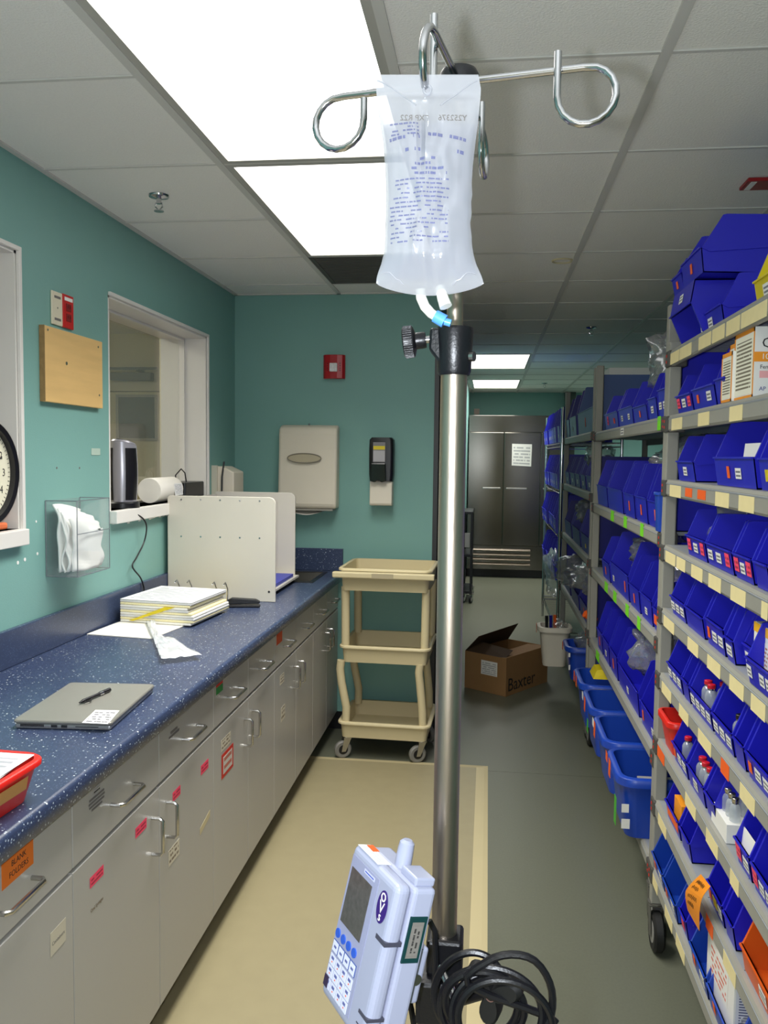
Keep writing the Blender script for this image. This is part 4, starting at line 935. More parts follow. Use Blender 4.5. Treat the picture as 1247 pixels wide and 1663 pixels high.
# emblem: purple ellipse with white letters
ec = (.085, .030); pe = [LP_(ec[0]+.0098*math.cos(a*PI/20), -.0007, ec[1]+.0165*math.sin(a*PI/20)) for a in range(40)]
em = MB().rings([pe, [p-d_*.0007 for p in pe]]).build('emblem', mat('emblem_purple', (52, 28, 112), .4), t)
for s, a, c_, sz in (('o', .085, .0245, .020), ('V', .085, .0360, .0170), ('s', .0852, .0440, .014)): text(s, 'emblem_letter', WHITES, em, LP_(a, -.0017, c_), w_, -h_, sz, 'CENTER')
MB().quad(LP_(.036, -.0006, .0165), LP_(.060, -.0006, .0165), LP_(.060, -.0006, .0125), LP_(.036, -.0006, .0125), .0003).build('brand_print', printed('brand_strip', (204, 206, 232), (40, 70, 190), 1.6, .36), t)
# display on the near side
pb = lambda a, b_, c_: LP_(PW+a, b_, c_)
def sbox(a1, b0, b1, c0, c1, a0=.0003): return MB().hexa([pb(a0, b0, c1), pb(a1, b0, c1), pb(a1, b1, c1), pb(a0, b1, c1)], [pb(a0, b0, c0), pb(a1, b0, c0), pb(a1, b1, c0), pb(a0, b1, c0)])
dp = sbox(.0022, PD*.47, PD*.90, .030, .078, -.0002).build('side_display', mat('display_green', (20, 58, 58), .3), t, bevel=.0005)
sbox(.0026, PD*.54, PD*.83, .0355, .0725, .0023).build('display_window', mat('display_grey', (126, 122, 116), .2), dp)
MB().quad(pb(.0027, PD*.80, .0395), pb(.0027, PD*.80, .0695), pb(.0027, PD*.57, .0695), pb(.0027, PD*.57, .0395), .0003).build('display_print', printed('display_text', (126, 122, 116), (56, 54, 52), 2.4, .45), dp)
# top: label, cap and knob
tpn = lambda a, b_: LP_(a, b_, -.0006)
MB().quad(tpn(.006, .002), tpn(.055, .002), tpn(.055, .018), tpn(.006, .018), -.0004).build('top_label', PAPERP, t)
MB().quad(LP_(.008, .012, -.0012), LP_(.024, .012, -.0012), LP_(.024, .02, -.0012), LP_(.008, .02, -.0012), -.0004).build('orange_mark', ORT, t)
kb = MB().tube([LP_(.052, PD*.74, .012), LP_(.050, PD*.74, -.016), LP_(.050, PD*.74, -.023), LP_(.050, PD*.74, -.026)], [.0095, .0088, .0082, .005], 16).build('top_knob', PWH, t, smooth=True)
pbox(.066, .098, PD*.5, PD*1.0, -.006, .003).build('latch', PWH, t, bevel=.002)
# bracket to the pole
pbox(.028, .078, PD, PD+.012, .060, .148).build('mount_plate', PWH, t, bevel=.002)
ms = pbox(.05, .085, PD+.004, PD+.022, .075, .135).build('mount_arm', PWH, t, bevel=.003)
MB().tube([LP_(.0855, PD+.013, .108), LP_(.087, PD+.013, .108)], .006, 14).build('mount_screw', SATIN, ms)
# ---------------------------------------------------------------- pole clamp
ZK = px(735, 1530, Y=PY).z
t = thing('pole_clamp', 'black pole clamp with three-lobed knob under the pump', 'clamp', (PX, PY, ZK-.09))
MB().box(PX-.0195, PX+.0225, PY-.022, PY+.02, ZK-.03, ZK+.012).build('jaw', BLACK, t, bevel=.004)
MB().box(PX-.03, PX+.018, PY-.034, PY+.018, ZK-.085, ZK-.03).build('jaw', BLACK, t, bevel=.006)
MB().tube([(PX-.002, PY-.022, ZK-.018), (PX+.018, PY-.06, ZK-.034)], .0052, 12).build('clamp_bolt', CHROME, t, smooth=True)
kc = px(800, 1612, Y=PY-.07)
def lobe(a): return .021+.013*math.cos(3*a)
nd = ((CAM-kc).normalized()+Vector((-.25, 0, -.55))).normalized(); nx = Vector((0, 0, 1)).cross(nd).normalized(); nz = nd.cross(nx)
rr = [kc+nx*lobe(a*PI/24)*math.cos(a*PI/24+.4)*1.05+nz*lobe(a*PI/24)*math.sin(a*PI/24+.4)*1.05 for a in range(48)]
kb = MB().rings([[p-nd*.012 for p in rr], [p+nd*.004 for p in rr], [kc+(p-kc)*.86+nd*.009 for p in rr]]).build('lobed_knob', RUBBER, t, smooth=35)
MB().tube([kc+nd*.0093+.0045*(nx*math.cos(a*PI/10)+nz*math.sin(a*PI/10)) for a in range(20)], .0007, 5, closed=True).tube([kc+nd*.0093-nx*.002, kc+nd*.0093+nx*.002+nz*.002], .0007, 5).build('knob_mark', mat('bronze_mark', (110, 80, 70), .5), kb)
MB().tube([kc+Vector((.001, .0, 0))-nd*.012, Vector((PX, PY-.03, ZK-.055))], .009, 12).build('knob_shaft', BLACK, t, smooth=True)
# ---------------------------------------------------------------- coiled power cord
cord = []; rnd = random.Random(4)
base = px(775, 1600, Y=PY-.06)
for k in range(0, 5*24):
    a = k*2*PI/24; turn = k/24
    rx = .036+.010*math.sin(turn*2.3)+.004*turn; rz = .044+.006*math.cos(turn*1.7)
    cx = base.x-.004+.007*turn; cz = base.z-.012-.002*turn
    cord.append(Vector((cx+rx*math.cos(a+.4), base.y-.006-.004*turn+.008*math.sin(a*.5+turn), cz+rz*math.sin(a+.4))))
loop = [px(x, y, Y=PY-.085) for x, y in ((760, 1600), (790, 1562), (830, 1550), (868, 1560), (892, 1595), (897, 1635), (885, 1668), (850, 1700))]
o = MB().tube(smooth(cord+loop, 3), .0041, 8).build('coiled_cord', BLACK, smooth=True); tag(o, 'thick black power cord coiled over the clamp knob', 'cord')
vert = [px(x, y, Y=PY-.03) for x, y in ((697, 1495), (706, 1512), (708, 1560), (704, 1620), (702, 1700))]
o = MB().tube(vert, .0035, 8).build('sensor_cable', BLACK, smooth=True); tag(o, 'black cable running straight down the pole behind the pump', 'cord')
sag = [px(x, y, Y=PY-.02) for x, y in ((668, 1600), (676, 1612), (700, 1622), (712, 1615))]
o = MB().tube(sag, .003, 8).build('short_cable', BLACK, smooth=True); tag(o, 'short black cable sagging between the pump mount and the pole', 'cord')
sag = [px(x, y, Y=PY-.02) for x, y in ((663, 1618), (668, 1640), (676, 1690))]
o = MB().tube(sag, .0035, 8).build('pump_lead', BLACK, smooth=True); tag(o, 'black lead hanging below the infusion pump', 'cord')
# ---------------------------------------------------------------- grey racks
XFR = .545                                              # front plane of the near rack
def shelf_plate_mesh(L, D):
    """one shelf: solid border plates and slotted middle, top at z = 0 (local x depth, y length)"""
    b = MB(); n = max(1, round(L/.30)); seg = L/n
    for i in range(n):
        y0, y1 = i*seg+.002, (i+1)*seg-.002
        b.box(.012, .085, y0, y1, -.012, 0); b.box(D-.085, D-.012, y0, y1, -.012, 0)
        y = y0
        while y < y1-.012:
            b.box(.085, D-.085, y, min(y+.013, y1), -.010, -.0008); y += .0205
    return b
def grey_rack(lb, X0, D, Y0_, Y1_, zs, top, tapes, casters=True, tapem=TAPE):
    t = thing('storage_rack', lb, 'rack', (X0+D/2, (Y0_+Y1_)/2, 0))
    pw = .038
    for x in (X0, X0+D-pw):
        for y in (Y0_, Y1_-pw):
            p = MB().prism([(0, 0), (pw, 0), (pw, pw*.9), (pw*.72, pw), (pw*.28, pw), (0, pw*.9)], lambda u, v, h, x=x, y=y: (x+v if x == X0 else x+v, y+u, h), .15 if casters else .02, top)
            p.build('post', RACK, t, bevel=.003)
            cx, cy = x+pw/2-(X0+D/2), y+pw/2-(Y0_+Y1_)/2
            if casters: caster(t, cx, cy, .15, .062, .034, PI/2, fork=mat('fork_grey', (120, 118, 112), .4, .6))
    for i, z in enumerate(zs):
        L = Y1_-Y0_-2*pw
        s_ = shelf_plate_mesh(L, D-.0); s_.xf(Matrix.Translation((X0, Y0_+pw, z))); sh = s_.build('shelf', RACKT, t)
        # rounded front and back beams
        for xa, sg in ((X0, 1), (X0+D, -1)):
            pr = [(0, -.008), (.004*sg, -.001), (.014*sg, 0), (.014*sg, -.05), (.004*sg, -.05), (0, -.044)]
            fn_ = lambda u, v, h, xa=xa, z=z: (xa+u, h, z+v)
            MB().prism(pr, fn_, Y1_-pw, Y0_+pw).build('beam', RACK, sh)
        MB().tube([(X0+.002, Y0_+pw, z-.012), (X0+.002, Y1_-pw, z-.012)], .0035, 6).build('beam_ridge', RACKT, sh)
        for y in (Y0_-.003, Y1_-pw-.012): MB().box(X0-.006, X0+.05, y, y+pw+.015, z-.052, z-.002).build('connector', RACKD, sh, bevel=.004)
        for y in (Y0_+pw/2, Y1_-pw/2):
            for dz in (-.018, -.036): MB().box(X0-.0072, X0-.0061, y-.005, y+.004, z+dz-.004, z+dz+.004).build('red_wedge', REDS, sh)
        for (y0, y1, m_, dz0, dz1) in tapes.get(i, ()):
            MB().quad((X0-.0004, y1, z+dz0), (X0-.0004, y0, z+dz0), (X0-.0004, y0, z+dz1), (X0-.0004, y1, z+dz1), .0008).build('shelf_label', m_, sh)
    return t
AZ = [1.905, 1.705, 1.508, 1.306, 1.108, .903, .692, .492, .272]
AY0_, AY1_, ADEP = 1.16, 2.725, .61
def tp_(i, xs, m=TAPE, a=-.048, b=-.014):               # tape patches from picture columns on shelf i of the near rack
    out = []
    for x0, x1 in xs: out.append((Yof(x1, XFR, AZ[i]-.03), Yof(x0, XFR, AZ[i]-.03), m, a, b))
    return out
tapesA = {0: tp_(0, [(1089, 1103), (1104, 1123), (1135, 1155), (1157, 1177), (1180, 1202), (1204, 1246)]), 1: tp_(1, [(1091, 1108), (1134, 1152), (1185, 1206)]),
          2: tp_(2, [(1088, 1106), (1162, 1184), (1200, 1225)])+tp_(2, [(1113, 1124), (1133, 1146)], ORT, -.040, -.016), 3: tp_(3, [(1081, 1097), (1099, 1113), (1123, 1141), (1151, 1171), (1187, 1211), (1237, 1247)]),
          4: tp_(4, [(1078, 1095), (1117, 1134), (1149, 1170), (1185, 1208), (1220, 1243)]), 5: tp_(5, [(1075, 1090), (1103, 1118), (1134, 1155), (1202, 1226)])+tp_(5, [(1171, 1184)], ORT),
          6: tp_(6, [(1113, 1130), (1147, 1166), (1186, 1200)])+tp_(6, [(1068, 1079)], ORT), 7: tp_(7, [(1069, 1082), (1175, 1195)])+tp_(7, [(1147, 1158)], ORT), 8: tp_(8, [(1059, 1068), (1080, 1092), (1098, 1112)])}
grey_rack('grey plastic shelving rack with tan tape labels nearest the IV pole', XFR, ADEP, AY0_, AY1_, AZ, 1.93, tapesA)
XFB = .565; BZ = [1.712, 1.332, .985, .60, .225]; BY0, BY1 = 2.815, 4.66
def tb_(i, xs): return [(Yof(x+5, XFB, BZ[i]-.02), Yof(x, XFB, BZ[i]-.02), GREENT, -.045, .002) for x in xs if Yof(x, XFB, BZ[i]-.02) < BY1-.06]
tapesB = {0: tb_(0, [1068])+[(Yof(1013, XFB, 1.69), Yof(1008, XFB, 1.69), LABELP, -.04, -.01)], 1: tb_(1, [992, 1013, 1040]), 2: tb_(2, [982, 996, 1016, 1035]), 3: tb_(3, [968])}
grey_rack('grey plastic shelving rack with green tags behind the tan-taped rack', XFB, ADEP, BY0, BY1, BZ, 2.065, tapesB)
CZ = [1.722, 1.382, 1.015, .62, .225]; CY0, CY1 = 4.74, 6.50
grey_rack('grey plastic shelving rack between the green-tagged rack and the wire rack', XFB, ADEP, CY0, CY1, CZ, 2.065, {})
# chrome wire rack
t = thing('wire_rack', 'chrome wire shelving rack with blue bins beside the refrigerator aisle', 'rack', (.8, 7.45, 0))
DZ = [1.69, 1.325, .985, .62, .22]; DX0, DX1, DY0, DY1 = .555, 1.0, 6.56, 8.3
for x in (DX0, DX1):
    for y in (DY0, DY1): MB().tube([(x, y, .02), (x, y, 1.96)], .0125, 10).build('post', CHROME, t, smooth=True)
for z in DZ:
    b = MB()
    for x in (DX0, DX1): b.tube([(x, DY0, z), (x, DY1, z)], .004, 6).tube([(x, DY0, z-.03), (x, DY1, z-.03)], .004, 6)
    for y in (DY0, DY1): b.tube([(DX0, y, z), (DX1, y, z)], .004, 6).tube([(DX0, y, z-.03), (DX1, y, z-.03)], .004, 6)
    n = 34
    for k in range(1, n): y = DY0+(DY1-DY0)*k/n; b.tube([(DX0, y, z), (DX1, y, z)], .0022, 4)
    for k in range(24):
        ya = DY0+(DY1-DY0)*k/24; yb = DY0+(DY1-DY0)*(k+1)/24; b.tube([(DX0, ya, z-.03*(k % 2)), (DX0, yb, z-.03*((k+1) % 2))], .002, 4)
    b.build('wire_shelf', CHROME, t)
# ---------------------------------------------------------------- hopper bins
BINM = {}
def bin_mesh(w_, d, h, m):
    k = (round(w_, 3), round(d, 3), round(h, 3), m.name)
    if k in BINM: return BINM[k]
    e = .0028; b = MB(); lip = h*.44
    prof = [(.010, 0), (.0, lip*.96), (.004, lip), (d*.11, h*.985), (d*.13, h), (d, h), (d, 0)]
    low = w_/2-.004
    for s_ in (-1, 1):
        b.prism(prof, lambda u, v, hh, s_=s_: (u, s_*hh, v), low-e if s_ > 0 else low, low if s_ > 0 else low-e)
        up = [(.0, lip*.96), (.004, lip), (d*.11, h*.985), (d*.13, h), (d, h), (d, h*.60), (d*.05, lip*.8)]
        b.prism(up, lambda u, v, hh, s_=s_: (u, s_*hh, v), low if s_ > 0 else w_/2, w_/2 if s_ > 0 else low)
    b.box(.010, d, -low, low, .0, e); b.box(d-e, d, -low, low, e, h)
    b.hexa([(.010, -low, 0), (.010+e, -low, 0), (.010+e, low, 0), (.010, low, 0)], [(.0, -low, lip), (e, -low, lip), (e, low, lip), (.0, low, lip)])
    b.box(-.004, e, -low, low, lip-.004, lip)                          # label lip
    b.box(d*.33, d+.003, -w_/2, w_/2, h-.004, h) if False else None
    b.box(d-.012, d+.004, -w_/2+.004, w_/2-.004, h-.006, h)
    for s_ in (-1, 1): b.box(.0045, .009, s_*low*.5-.002, s_*low*.5+.002, .004, lip*.9) if False else None
    me = b.mesh('bin', m); BINM[k] = me
    return me
STK = {'w': LABELP, 'p': PINKP, 'o': ORT, 'y': YEP, 'r': REDS}
ORD = ['top', 'second', 'third', 'fourth', 'fifth', 'sixth', 'seventh', 'eighth', 'bottom']
BINS = {}
def hopper(lb, X, y0, y1, z, h, d, m=BLUE, tags='', rz=0., group='blue hopper bins on the racks', rx=0., ry=0., name='hopper_bin'):
    """bin whose front faces the aisle: front plane X, far side y1, near side y0, floor z"""
    w_ = y1-y0
    o = link(name, bin_mesh(w_, d, h, m)); o.location = (X, (y0+y1)/2, z+.001); o.rotation_euler = (rx, ry, rz)
    tag(o, lb, 'bin', group)
    lip = h*.44; n = len(tags)
    for k, ch in enumerate(tags):                        # listed from the far side towards the near side
        if ch == '.': continue
        yc = w_/2-(k+.5)*w_/n; lw = min(.042, w_/n*.72); lh = min(.024, lip*.5)
        if ch == 'o': lw = min(.02, lw); lh = lip*.4
        if ch == 'p': lw = min(.034, lw); lh = lip*.55
        x0 = -.0005+.010*(1-(lip*.28)/lip); x1 = -.0005+.010*(1-(lip*.28+lh)/lip)
        if ch == 'O': lw, lh = w_*.8, lip*.7
        q = MB().quad((x0-.001, yc+lw/2, lip*.28), (x0-.001, yc-lw/2, lip*.28), (x1-.001, yc-lw/2, lip*.28+lh), (x1-.001, yc+lw/2, lip*.28+lh), .0008)
        q.build('label', STK.get(ch, ORT), o, world=False)
    return o
NTH = ['first', 'second', 'third', 'fourth', 'fifth', 'sixth', 'seventh', 'eighth', 'ninth']
TD = {'': 'plain blue plastic bin', 'w': 'blue plastic bin with a white label', 'ww': 'blue plastic bin with two white labels', 'pwp': 'blue plastic bin with pink and white labels', 'ow': 'blue plastic bin with orange and white labels'}
def tdesc(tags):
    s_ = set(tags)-{'.'}; names = {'w': 'white', 'p': 'pink', 'o': 'orange', 'y': 'yellow', 'O': 'orange', 'r': 'red'}
    if not s_: return 'blue plastic bin without labels'
    cl_ = [names[c] for c in 'pOoyrw' if c in s_][:2]
    return 'blue plastic bin with '+' and '.join(cl_)+(' label' if len(tags.replace('.', '')) == 1 else ' labels')
def rowA(i, specs, X=XFR+.006):
    out = []
    for n, sp in enumerate(specs):
        x0, x1, h, d, tags = sp[:5]; m_ = sp[5] if len(sp) > 5 else BLUE; xo = sp[6] if len(sp) > 6 else 0.
        y1 = min(Yof(x0, X+xo, AZ[i]), AY1_-.04 if i else 9); y0 = Yof(x1, X+xo, AZ[i])
        if n and abs(xo-pxo) < .05: y1 = min(y1, py0-.001)
        if y1-y0 < .07: y0 = y1-.08
        py0, pxo = y0, xo
        colr = {'BLUE': 'blue'}.get('', '')
        lb = tdesc(tags)+', %s from far post, %s shelf, tan-taped rack' % (NTH[n], ORD[i])
        if m_ is TUBB: lb = lb.replace('plastic ', '')
        if m_ is not BLUE: lb = lb.replace('blue', {'yellow_plastic': 'yellow', 'orange_plastic': 'orange', 'red_plastic': 'red', 'royal_blue_tub': 'royal blue'}[m_.name])
        out.append(hopper(lb, X+xo, y0+.002, y1-.002, AZ[i], h, d, m_, tags, rz=(sp[7] if len(sp) > 7 else 0.)))
    return out
HB = .127
A2 = rowA(1, [(1096, 1121, .115, .27, 'pwp'), (1122, 1158, .125, .27, 'ow'), (1158, 1176, .14, .27, '')])
A3 = rowA(2, [(1097, 1124, .13, .28, 'w'), (1157, 1222, .155, .34, '.ow.'), (1228, 1262, .15, .30, 'y')])
A4 = rowA(3, [(1112, 1143, HB, .28, 'pwp'), (1144, 1186, HB, .28, 'wwp'), (1188, 1218, HB, .28, 'pwp'), (1221, 1244, HB, .28, ''), (1246, 1300, HB, .28, 'w')])
A5 = rowA(4, [(1087, 1109, HB, .28, 'www'), (1110, 1139, HB, .28, ''), (1143, 1172, .15, .33, 'oww'), (1174, 1188, HB, .26, 'w', BLUE, .0), (1191, 1206, .13, .30, 'w', BLUE, .02), (1208, 1250, HB, .28, 'w.ww', BLUE, -.012), (1252, 1300, HB, .28, 'w')])
A6 = rowA(5, [(1082, 1104, HB, .28, 'www'), (1105, 1116, HB, .28, ''), (1118, 1152, HB, .28, 'wwww'), (1154, 1186, HB, .28, 'www'), (1188, 1205, HB, .28, ''), (1208, 1248, HB, .28, 'oww'), (1250, 1300, HB, .28, 'w')])
A7 = rowA(6, [(1090, 1112, HB, .28, 'oww'), (1114, 1140, HB, .28, 'w'), (1142, 1158, HB, .28, ''), (1190, 1214, .13, .28, 'pw'), (1217, 1262, .13, .28, 'pwwp')])
A8 = rowA(7, [(1079, 1100, HB, .28, 'O'), (1102, 1118, HB, .26, ''), (1146, 1170, HB, .28, 'oyw'), (1172, 1186, HB, .26, ''), (1200, 1275, .13, .30, '.w.', ORP)])
A9 = rowA(8, [(1055, 1074, HB, .30, 'ow', TUBB, -.01), (1075, 1095, HB, .30, 'ow', TUBB, -.01), (1096, 1110, HB, .28, 'p'), (1118, 1144, .13, .30, 'ow', TUBB, -.01), (1146, 1190, .13, .30, 'ow', TUBB, -.01)])
# rear rows, facing the other aisle
k = 0
REAR = {1: (1.9, 2.35, 2.62), 2: (1.75, 2.2, 2.6), 3: (1.7, 1.95, 2.25, 2.55), 4: (1.75, 2.1, 2.45), 5: (1.8, 2.15, 2.5), 6: (1.9, 2.4), 7: (1.9, 2.4), 8: (1.9, 2.3)}
for i, ys in REAR.items():
    for n, y in enumerate(ys):
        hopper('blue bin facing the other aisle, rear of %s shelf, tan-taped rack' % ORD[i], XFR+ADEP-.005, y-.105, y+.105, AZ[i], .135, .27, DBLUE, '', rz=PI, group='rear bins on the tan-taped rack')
# pile on the top shelf
def ytop(x, X, Z): return Yof(x, X, Z)
hopper('empty blue bin turned upside down at the far end of the top shelf', .535, 2.40, 2.66, AZ[0]+.153, .15, .36, BLUE, 'w', rx=PI, group='bins piled on the top shelf')
hopper('blue bin with white labels standing on the top shelf before the piled bins', .575, Yof(1170, .575, AZ[0]), Yof(1133, .575, AZ[0]), AZ[0], .135, .36, BLUE, 'ww.', group='bins piled on the top shelf')
hopper('large blue bin lying uppermost on the piled bins', .54, 2.33, 2.56, AZ[0]+.157, .15, .46, BLUE, 'o', rx=.0, ry=.03, group='bins piled on the top shelf')
hopper('blue bin on the upside-down bin, behind the uppermost bin', .545, 2.57, 2.70, AZ[0]+.157, .12, .36, BLUE, 'o', group='bins piled on the top shelf')
hopper('yellow plastic bin with a white label on the top shelf', .575, Yof(1262, .575, AZ[0]), Yof(1222, .575, AZ[0]), AZ[0], .13, .28, YEP, 'w', group='bins piled on the top shelf')
# red bins
c = px(1056, 1180, X=XFR-.01)
t = thing('red_bin', 'bright red plastic bin overhanging the end of the seventh shelf', 'bin', (XFR+.13, 2.585, AZ[6]+.001))
tub(.26, .155, .105, .016, .02, .003, .008, .018).build('shell', REDP, t, smooth=50, world=False)
t = thing('red_bin', 'red plastic bin at the rear of the eighth shelf', 'bin', (XFR+.40, 2.5, AZ[7]+.001))
tub(.22, .15, .105, .016, .02, .003, .008, .018).build('shell', REDP, t, smooth=50, world=False)
# ---------------------------------------------------------------- goods in and between the bins
def carton(name, lb, x0, x1, y0, y1, z, h, m, rz=0., cat='carton', group=None):
    t = thing(name, lb, cat, ((x0+x1)/2, (y0+y1)/2, z+.001), rz, group)
    MB().box(-(x1-x0)/2, (x1-x0)/2, -(y1-y0)/2, (y1-y0)/2, 0, h).build('box', m, t, bevel=.0012, world=False)
    return t, (x1-x0)/2, (y1-y0)/2
WB = mat('white_carton', (232, 230, 224), .5); OC = mat('carton_orange', (240, 150, 30), .5); AMB = mat('carton_amber', (236, 176, 20), .5)
XG = XFR+.03
DRUG = printed('drug_facts', (238, 234, 214), (120, 112, 90), 15., .32)
def drug_carton(lb, xpa, xpb, h, x, d=.12, near=True):
    y1, y0 = Yof(xpa, x, AZ[1]), Yof(xpb, x, AZ[1])
    t, hx, hy = carton('medicine_carton', lb, x, x+d, y0, y1, AZ[1], h, WB, group='medicine cartons on the second shelf')
    b = MB()                                               # orange band frame of the long side
    e = .006
    for a in ((-hy, -hy+e, 0, h), (hy-e, hy, 0, h), (-hy, hy, 0, e), (-hy, hy, h-e*1.6, h)): b.box(-hx-.0008, -hx-.0001, a[0], a[1], a[2], a[3])
    b.build('orange_border', OC, t, world=False)
    MB().quad((-hx-.0001, hy-e*1.4, e*1.4), (-hx-.0001, -hy+e*1.4, e*1.4), (-hx-.0001, -hy+e*1.4, h-e*2), (-hx-.0001, hy-e*1.4, h-e*2), .0004).build('facts_panel', DRUG, t, world=False)
    if near:
        MB().box(-hx, hx, -hy-.0008, -hy-.0001, h*.50, h*.64).build('orange_band', OC, t, world=False)
        M = chain(t)
        for s, zf, sz, m_, xo in (('O', .70, .030, INK, .014), ('10', .535, .017, WHITES, .014), ('Fen', .40, .012, INK, .012), ('AP', .09, .012, mat('navy_ink', (40, 50, 130), .5), .012)):
            text(s, 'lettering', m_, t, M @ Vector((-hx+xo, -hy-.0012, h*zf)), (1, 0, 0), (0, 0, 1), sz)
        MB().box(-hx+.012, -hx+.04, -hy-.0006, -hy-.0001, h*.27, h*.37).build('pink_patch', mat('pink_patch', (236, 170, 170), .5), t, world=False)
    return t
drug_carton('large white and orange medicine carton in front on the second shelf', 1190, 1222, .150, XFR+.015, .2)
drug_carton('white and orange medicine carton hidden mostly behind the large one', 1182, 1191, .135, XFR+.02, .16, False)
drug_carton('small white and orange medicine carton beside the second-shelf bins', 1170, 1187, .115, XFR+.008, .12, False)
# papers and small cartons in bins
def slip(lb, o, w_, h_, x=.06, lean=.15, m=WHITES, z=.004, dy=0.):
    # card standing in bin o
    M = o.matrix_basis; b = MB().quad(M @ Vector((x, w_/2+dy, z)), M @ Vector((x, -w_/2+dy, z)), M @ Vector((x+lean*h_, -w_/2+dy, z+h_)), M @ Vector((x+lean*h_, w_/2+dy, z+h_)), .002)
    p = b.build('paper_card', m); tag(p, lb, 'card', 'cards and slips standing in bins'); return p
slip('white card standing in the wide bin on the third shelf', A3[1], .13, .095, .03, .1, WHITES, .004, -.03)
slip('white carton end showing in a bin on the fourth shelf', A4[1], .07, .10, .09, .1, WB, .004, -.02)
slip('grey cardboard flap standing in the tall fifth-shelf bin', A5[2], .06, .17, .12, .4, mat('grey_flap', (176, 172, 160), .7), .004, -.05)
slip('white card leaning in a bin of the fifth shelf', A5[3], .05, .10, .05, .2, WHITES)
slip('rounded white sheet sticking out of a sixth-shelf bin', A6[1], .11, .12, .16, .3, PAPER)
y1, y0 = Yof(1190, .63, AZ[4]), Yof(1262, .63, AZ[4])
t, hx, hy = carton('white_box', 'white carton with a blue stripe lying across fifth-shelf bins', .66, .86, y0, y1, AZ[4]+.09, .055, WB)
MB().box(-hx-.0006, -hx-.0001, -hy, hy, .036, .041).build('blue_stripe', mat('stripe_blue', (40, 44, 140), .5), t, world=False)
for n, (a, b_) in enumerate(((1226, 1240), (1241, 1262))):
    y1, y0 = Yof(a, XFR+.035, AZ[4]+.03), Yof(b_, XFR+.035, AZ[4]+.03)
    t, hx, hy = carton('vaccine_carton', ['amber-topped white carton in the fifth-shelf bin, next to the bin label', 'second amber-topped white carton in the fifth-shelf bin'][n], XFR+.03, XFR+.09, y0+.001, y1-.001, AZ[4]+.004, .112, WB)
    MB().box(-hx-.0006, hx+.0006, -hy-.0006, hy+.0006, .092, .1115).build('amber_top', AMB, t, world=False)
    MB().quad((-hx-.0002, hy*.85, .02), (-hx-.0002, -hy*.85, .02), (-hx-.0002, -hy*.85, .08), (-hx-.0002, hy*.85, .08), .0004).build('print_panel', printed('vax_print', (236, 234, 226), (190, 120, 80), 7., .45), t, world=False)
t, hx, hy = carton('orange_carton', 'orange and white carton on the front of an eighth-shelf bin', XFR+.02, XFR+.05, A8[0].location.y-.06, A8[0].location.y+.03, AZ[7]+.03, .06, OC)
for n, (a, b_) in enumerate(((1166, 1186), (1176, 1222))):
    y1, y0 = Yof(a, XFR+.05+.0*n, AZ[8]+.1), Yof(b_, XFR+.05, AZ[8]+.1)
    t, hx, hy = carton('white_box', ['white carton behind the front one on the bottom shelf', 'white carton with red print standing on the bottom shelf'][n], XFR+.055-.045*n+.06*(1-n), XFR+.14-.04*n+.06*(1-n), y0, y1, AZ[8]+.02, .165, WB)
    MB().quad((-hx-.0002, hy*.8, .05), (-hx-.0002, -hy*.6, .05), (-hx-.0002, -hy*.6, .13), (-hx-.0002, hy*.8, .13), .0004).build('print_panel', printed('red_print', (232, 230, 224), (220, 120, 100), 6., .45), t, world=False)
    MB().quad((-hx*.9, -hy-.0002, .02), (hx*.9, -hy-.0002, .02), (hx*.9, -hy-.0002, .13), (-hx*.9, -hy-.0002, .13), .0004).build('print_panel', printed('navy_print', (214, 214, 222), (90, 94, 130), 18., .38), t, world=False)
# vials
def vial_parts(r, h, capm):
    body = MB().lathe([(r*.9, .0), (r, .003), (r, h*.55), (r*.8, h*.68), (r*.48, h*.76), (r*.48, h*.84)], 14).mesh('glass', VIAL, True)
    cap = MB().lathe([(r*.62, h*.83), (r*.64, h*.84), (r*.64, h*.985), (r*.58, h)], 14).mesh('cap', capm, True)
    col = MB().lathe([(r*.56, h*.76), (r*.56, h*.83)], 12).mesh('crimp', FOIL, True)
    return body, col, cap
VM = {'r': vial_parts(.016, .062, REDC), 'p': vial_parts(.0135, .05, PINKC), 's': vial_parts(.0125, .055, FOIL), 'k': vial_parts(.016, .06, BLACK)}
def vial(kind, lb, P_, grp):
    t = thing('vial', lb, 'vial', P_, 0, grp); b_, c_, d_ = VM[kind]
    for nm, me in (('glass', b_), ('crimp', c_), ('cap', d_)): link(nm, me, t)
def vials(kind, lb, o, spots, grp, z=.004):
    for x, y in spots: vial(kind, lb, o.matrix_basis @ Vector((x, y, z)), grp)
vials('r', 'glass vial with red cap in a sixth-shelf bin', A6[2], [(.03, .035), (.028, -.005), (.065, .02), (.07, -.03), (.10, .0)], 'red-capped vials on the sixth shelf', .03)
vials('k', 'glass vial with black cap in a sixth-shelf bin', A6[3], [(.028, -.05)], 'black-capped vial', .03)
vials('r', 'glass vial with red cap in the first bin of the seventh shelf', A7[0], [(.028, .01), (.075, -.03)], 'red-capped vials in the first seventh-shelf bin', .03)
vials('r', 'glass vial with red cap in the second bin of the seventh shelf', A7[1], [(.028, .035), (.026, -.005), (.064, .018), (.06, -.028), (.10, .02), (.028, -.045)], 'red-capped vials in the second seventh-shelf bin', .03)
y1, y0 = Yof(1167, XFR+.03, AZ[6]), Yof(1192, XFR+.03, AZ[6])
t, hx, hy = carton('vial_tray', 'white cardboard tray of silver-capped vials on the seventh shelf', XFR+.012, XFR+.2, y0, y1, AZ[6], .045, WB)
for a in range(5):
    for b_ in range(3): vial('s', 'silver-capped vial in the white cardboard tray', (XFR+.035+a*.034, y0+.02+b_*.03, AZ[6]+.047), 'silver-capped vials in the tray')
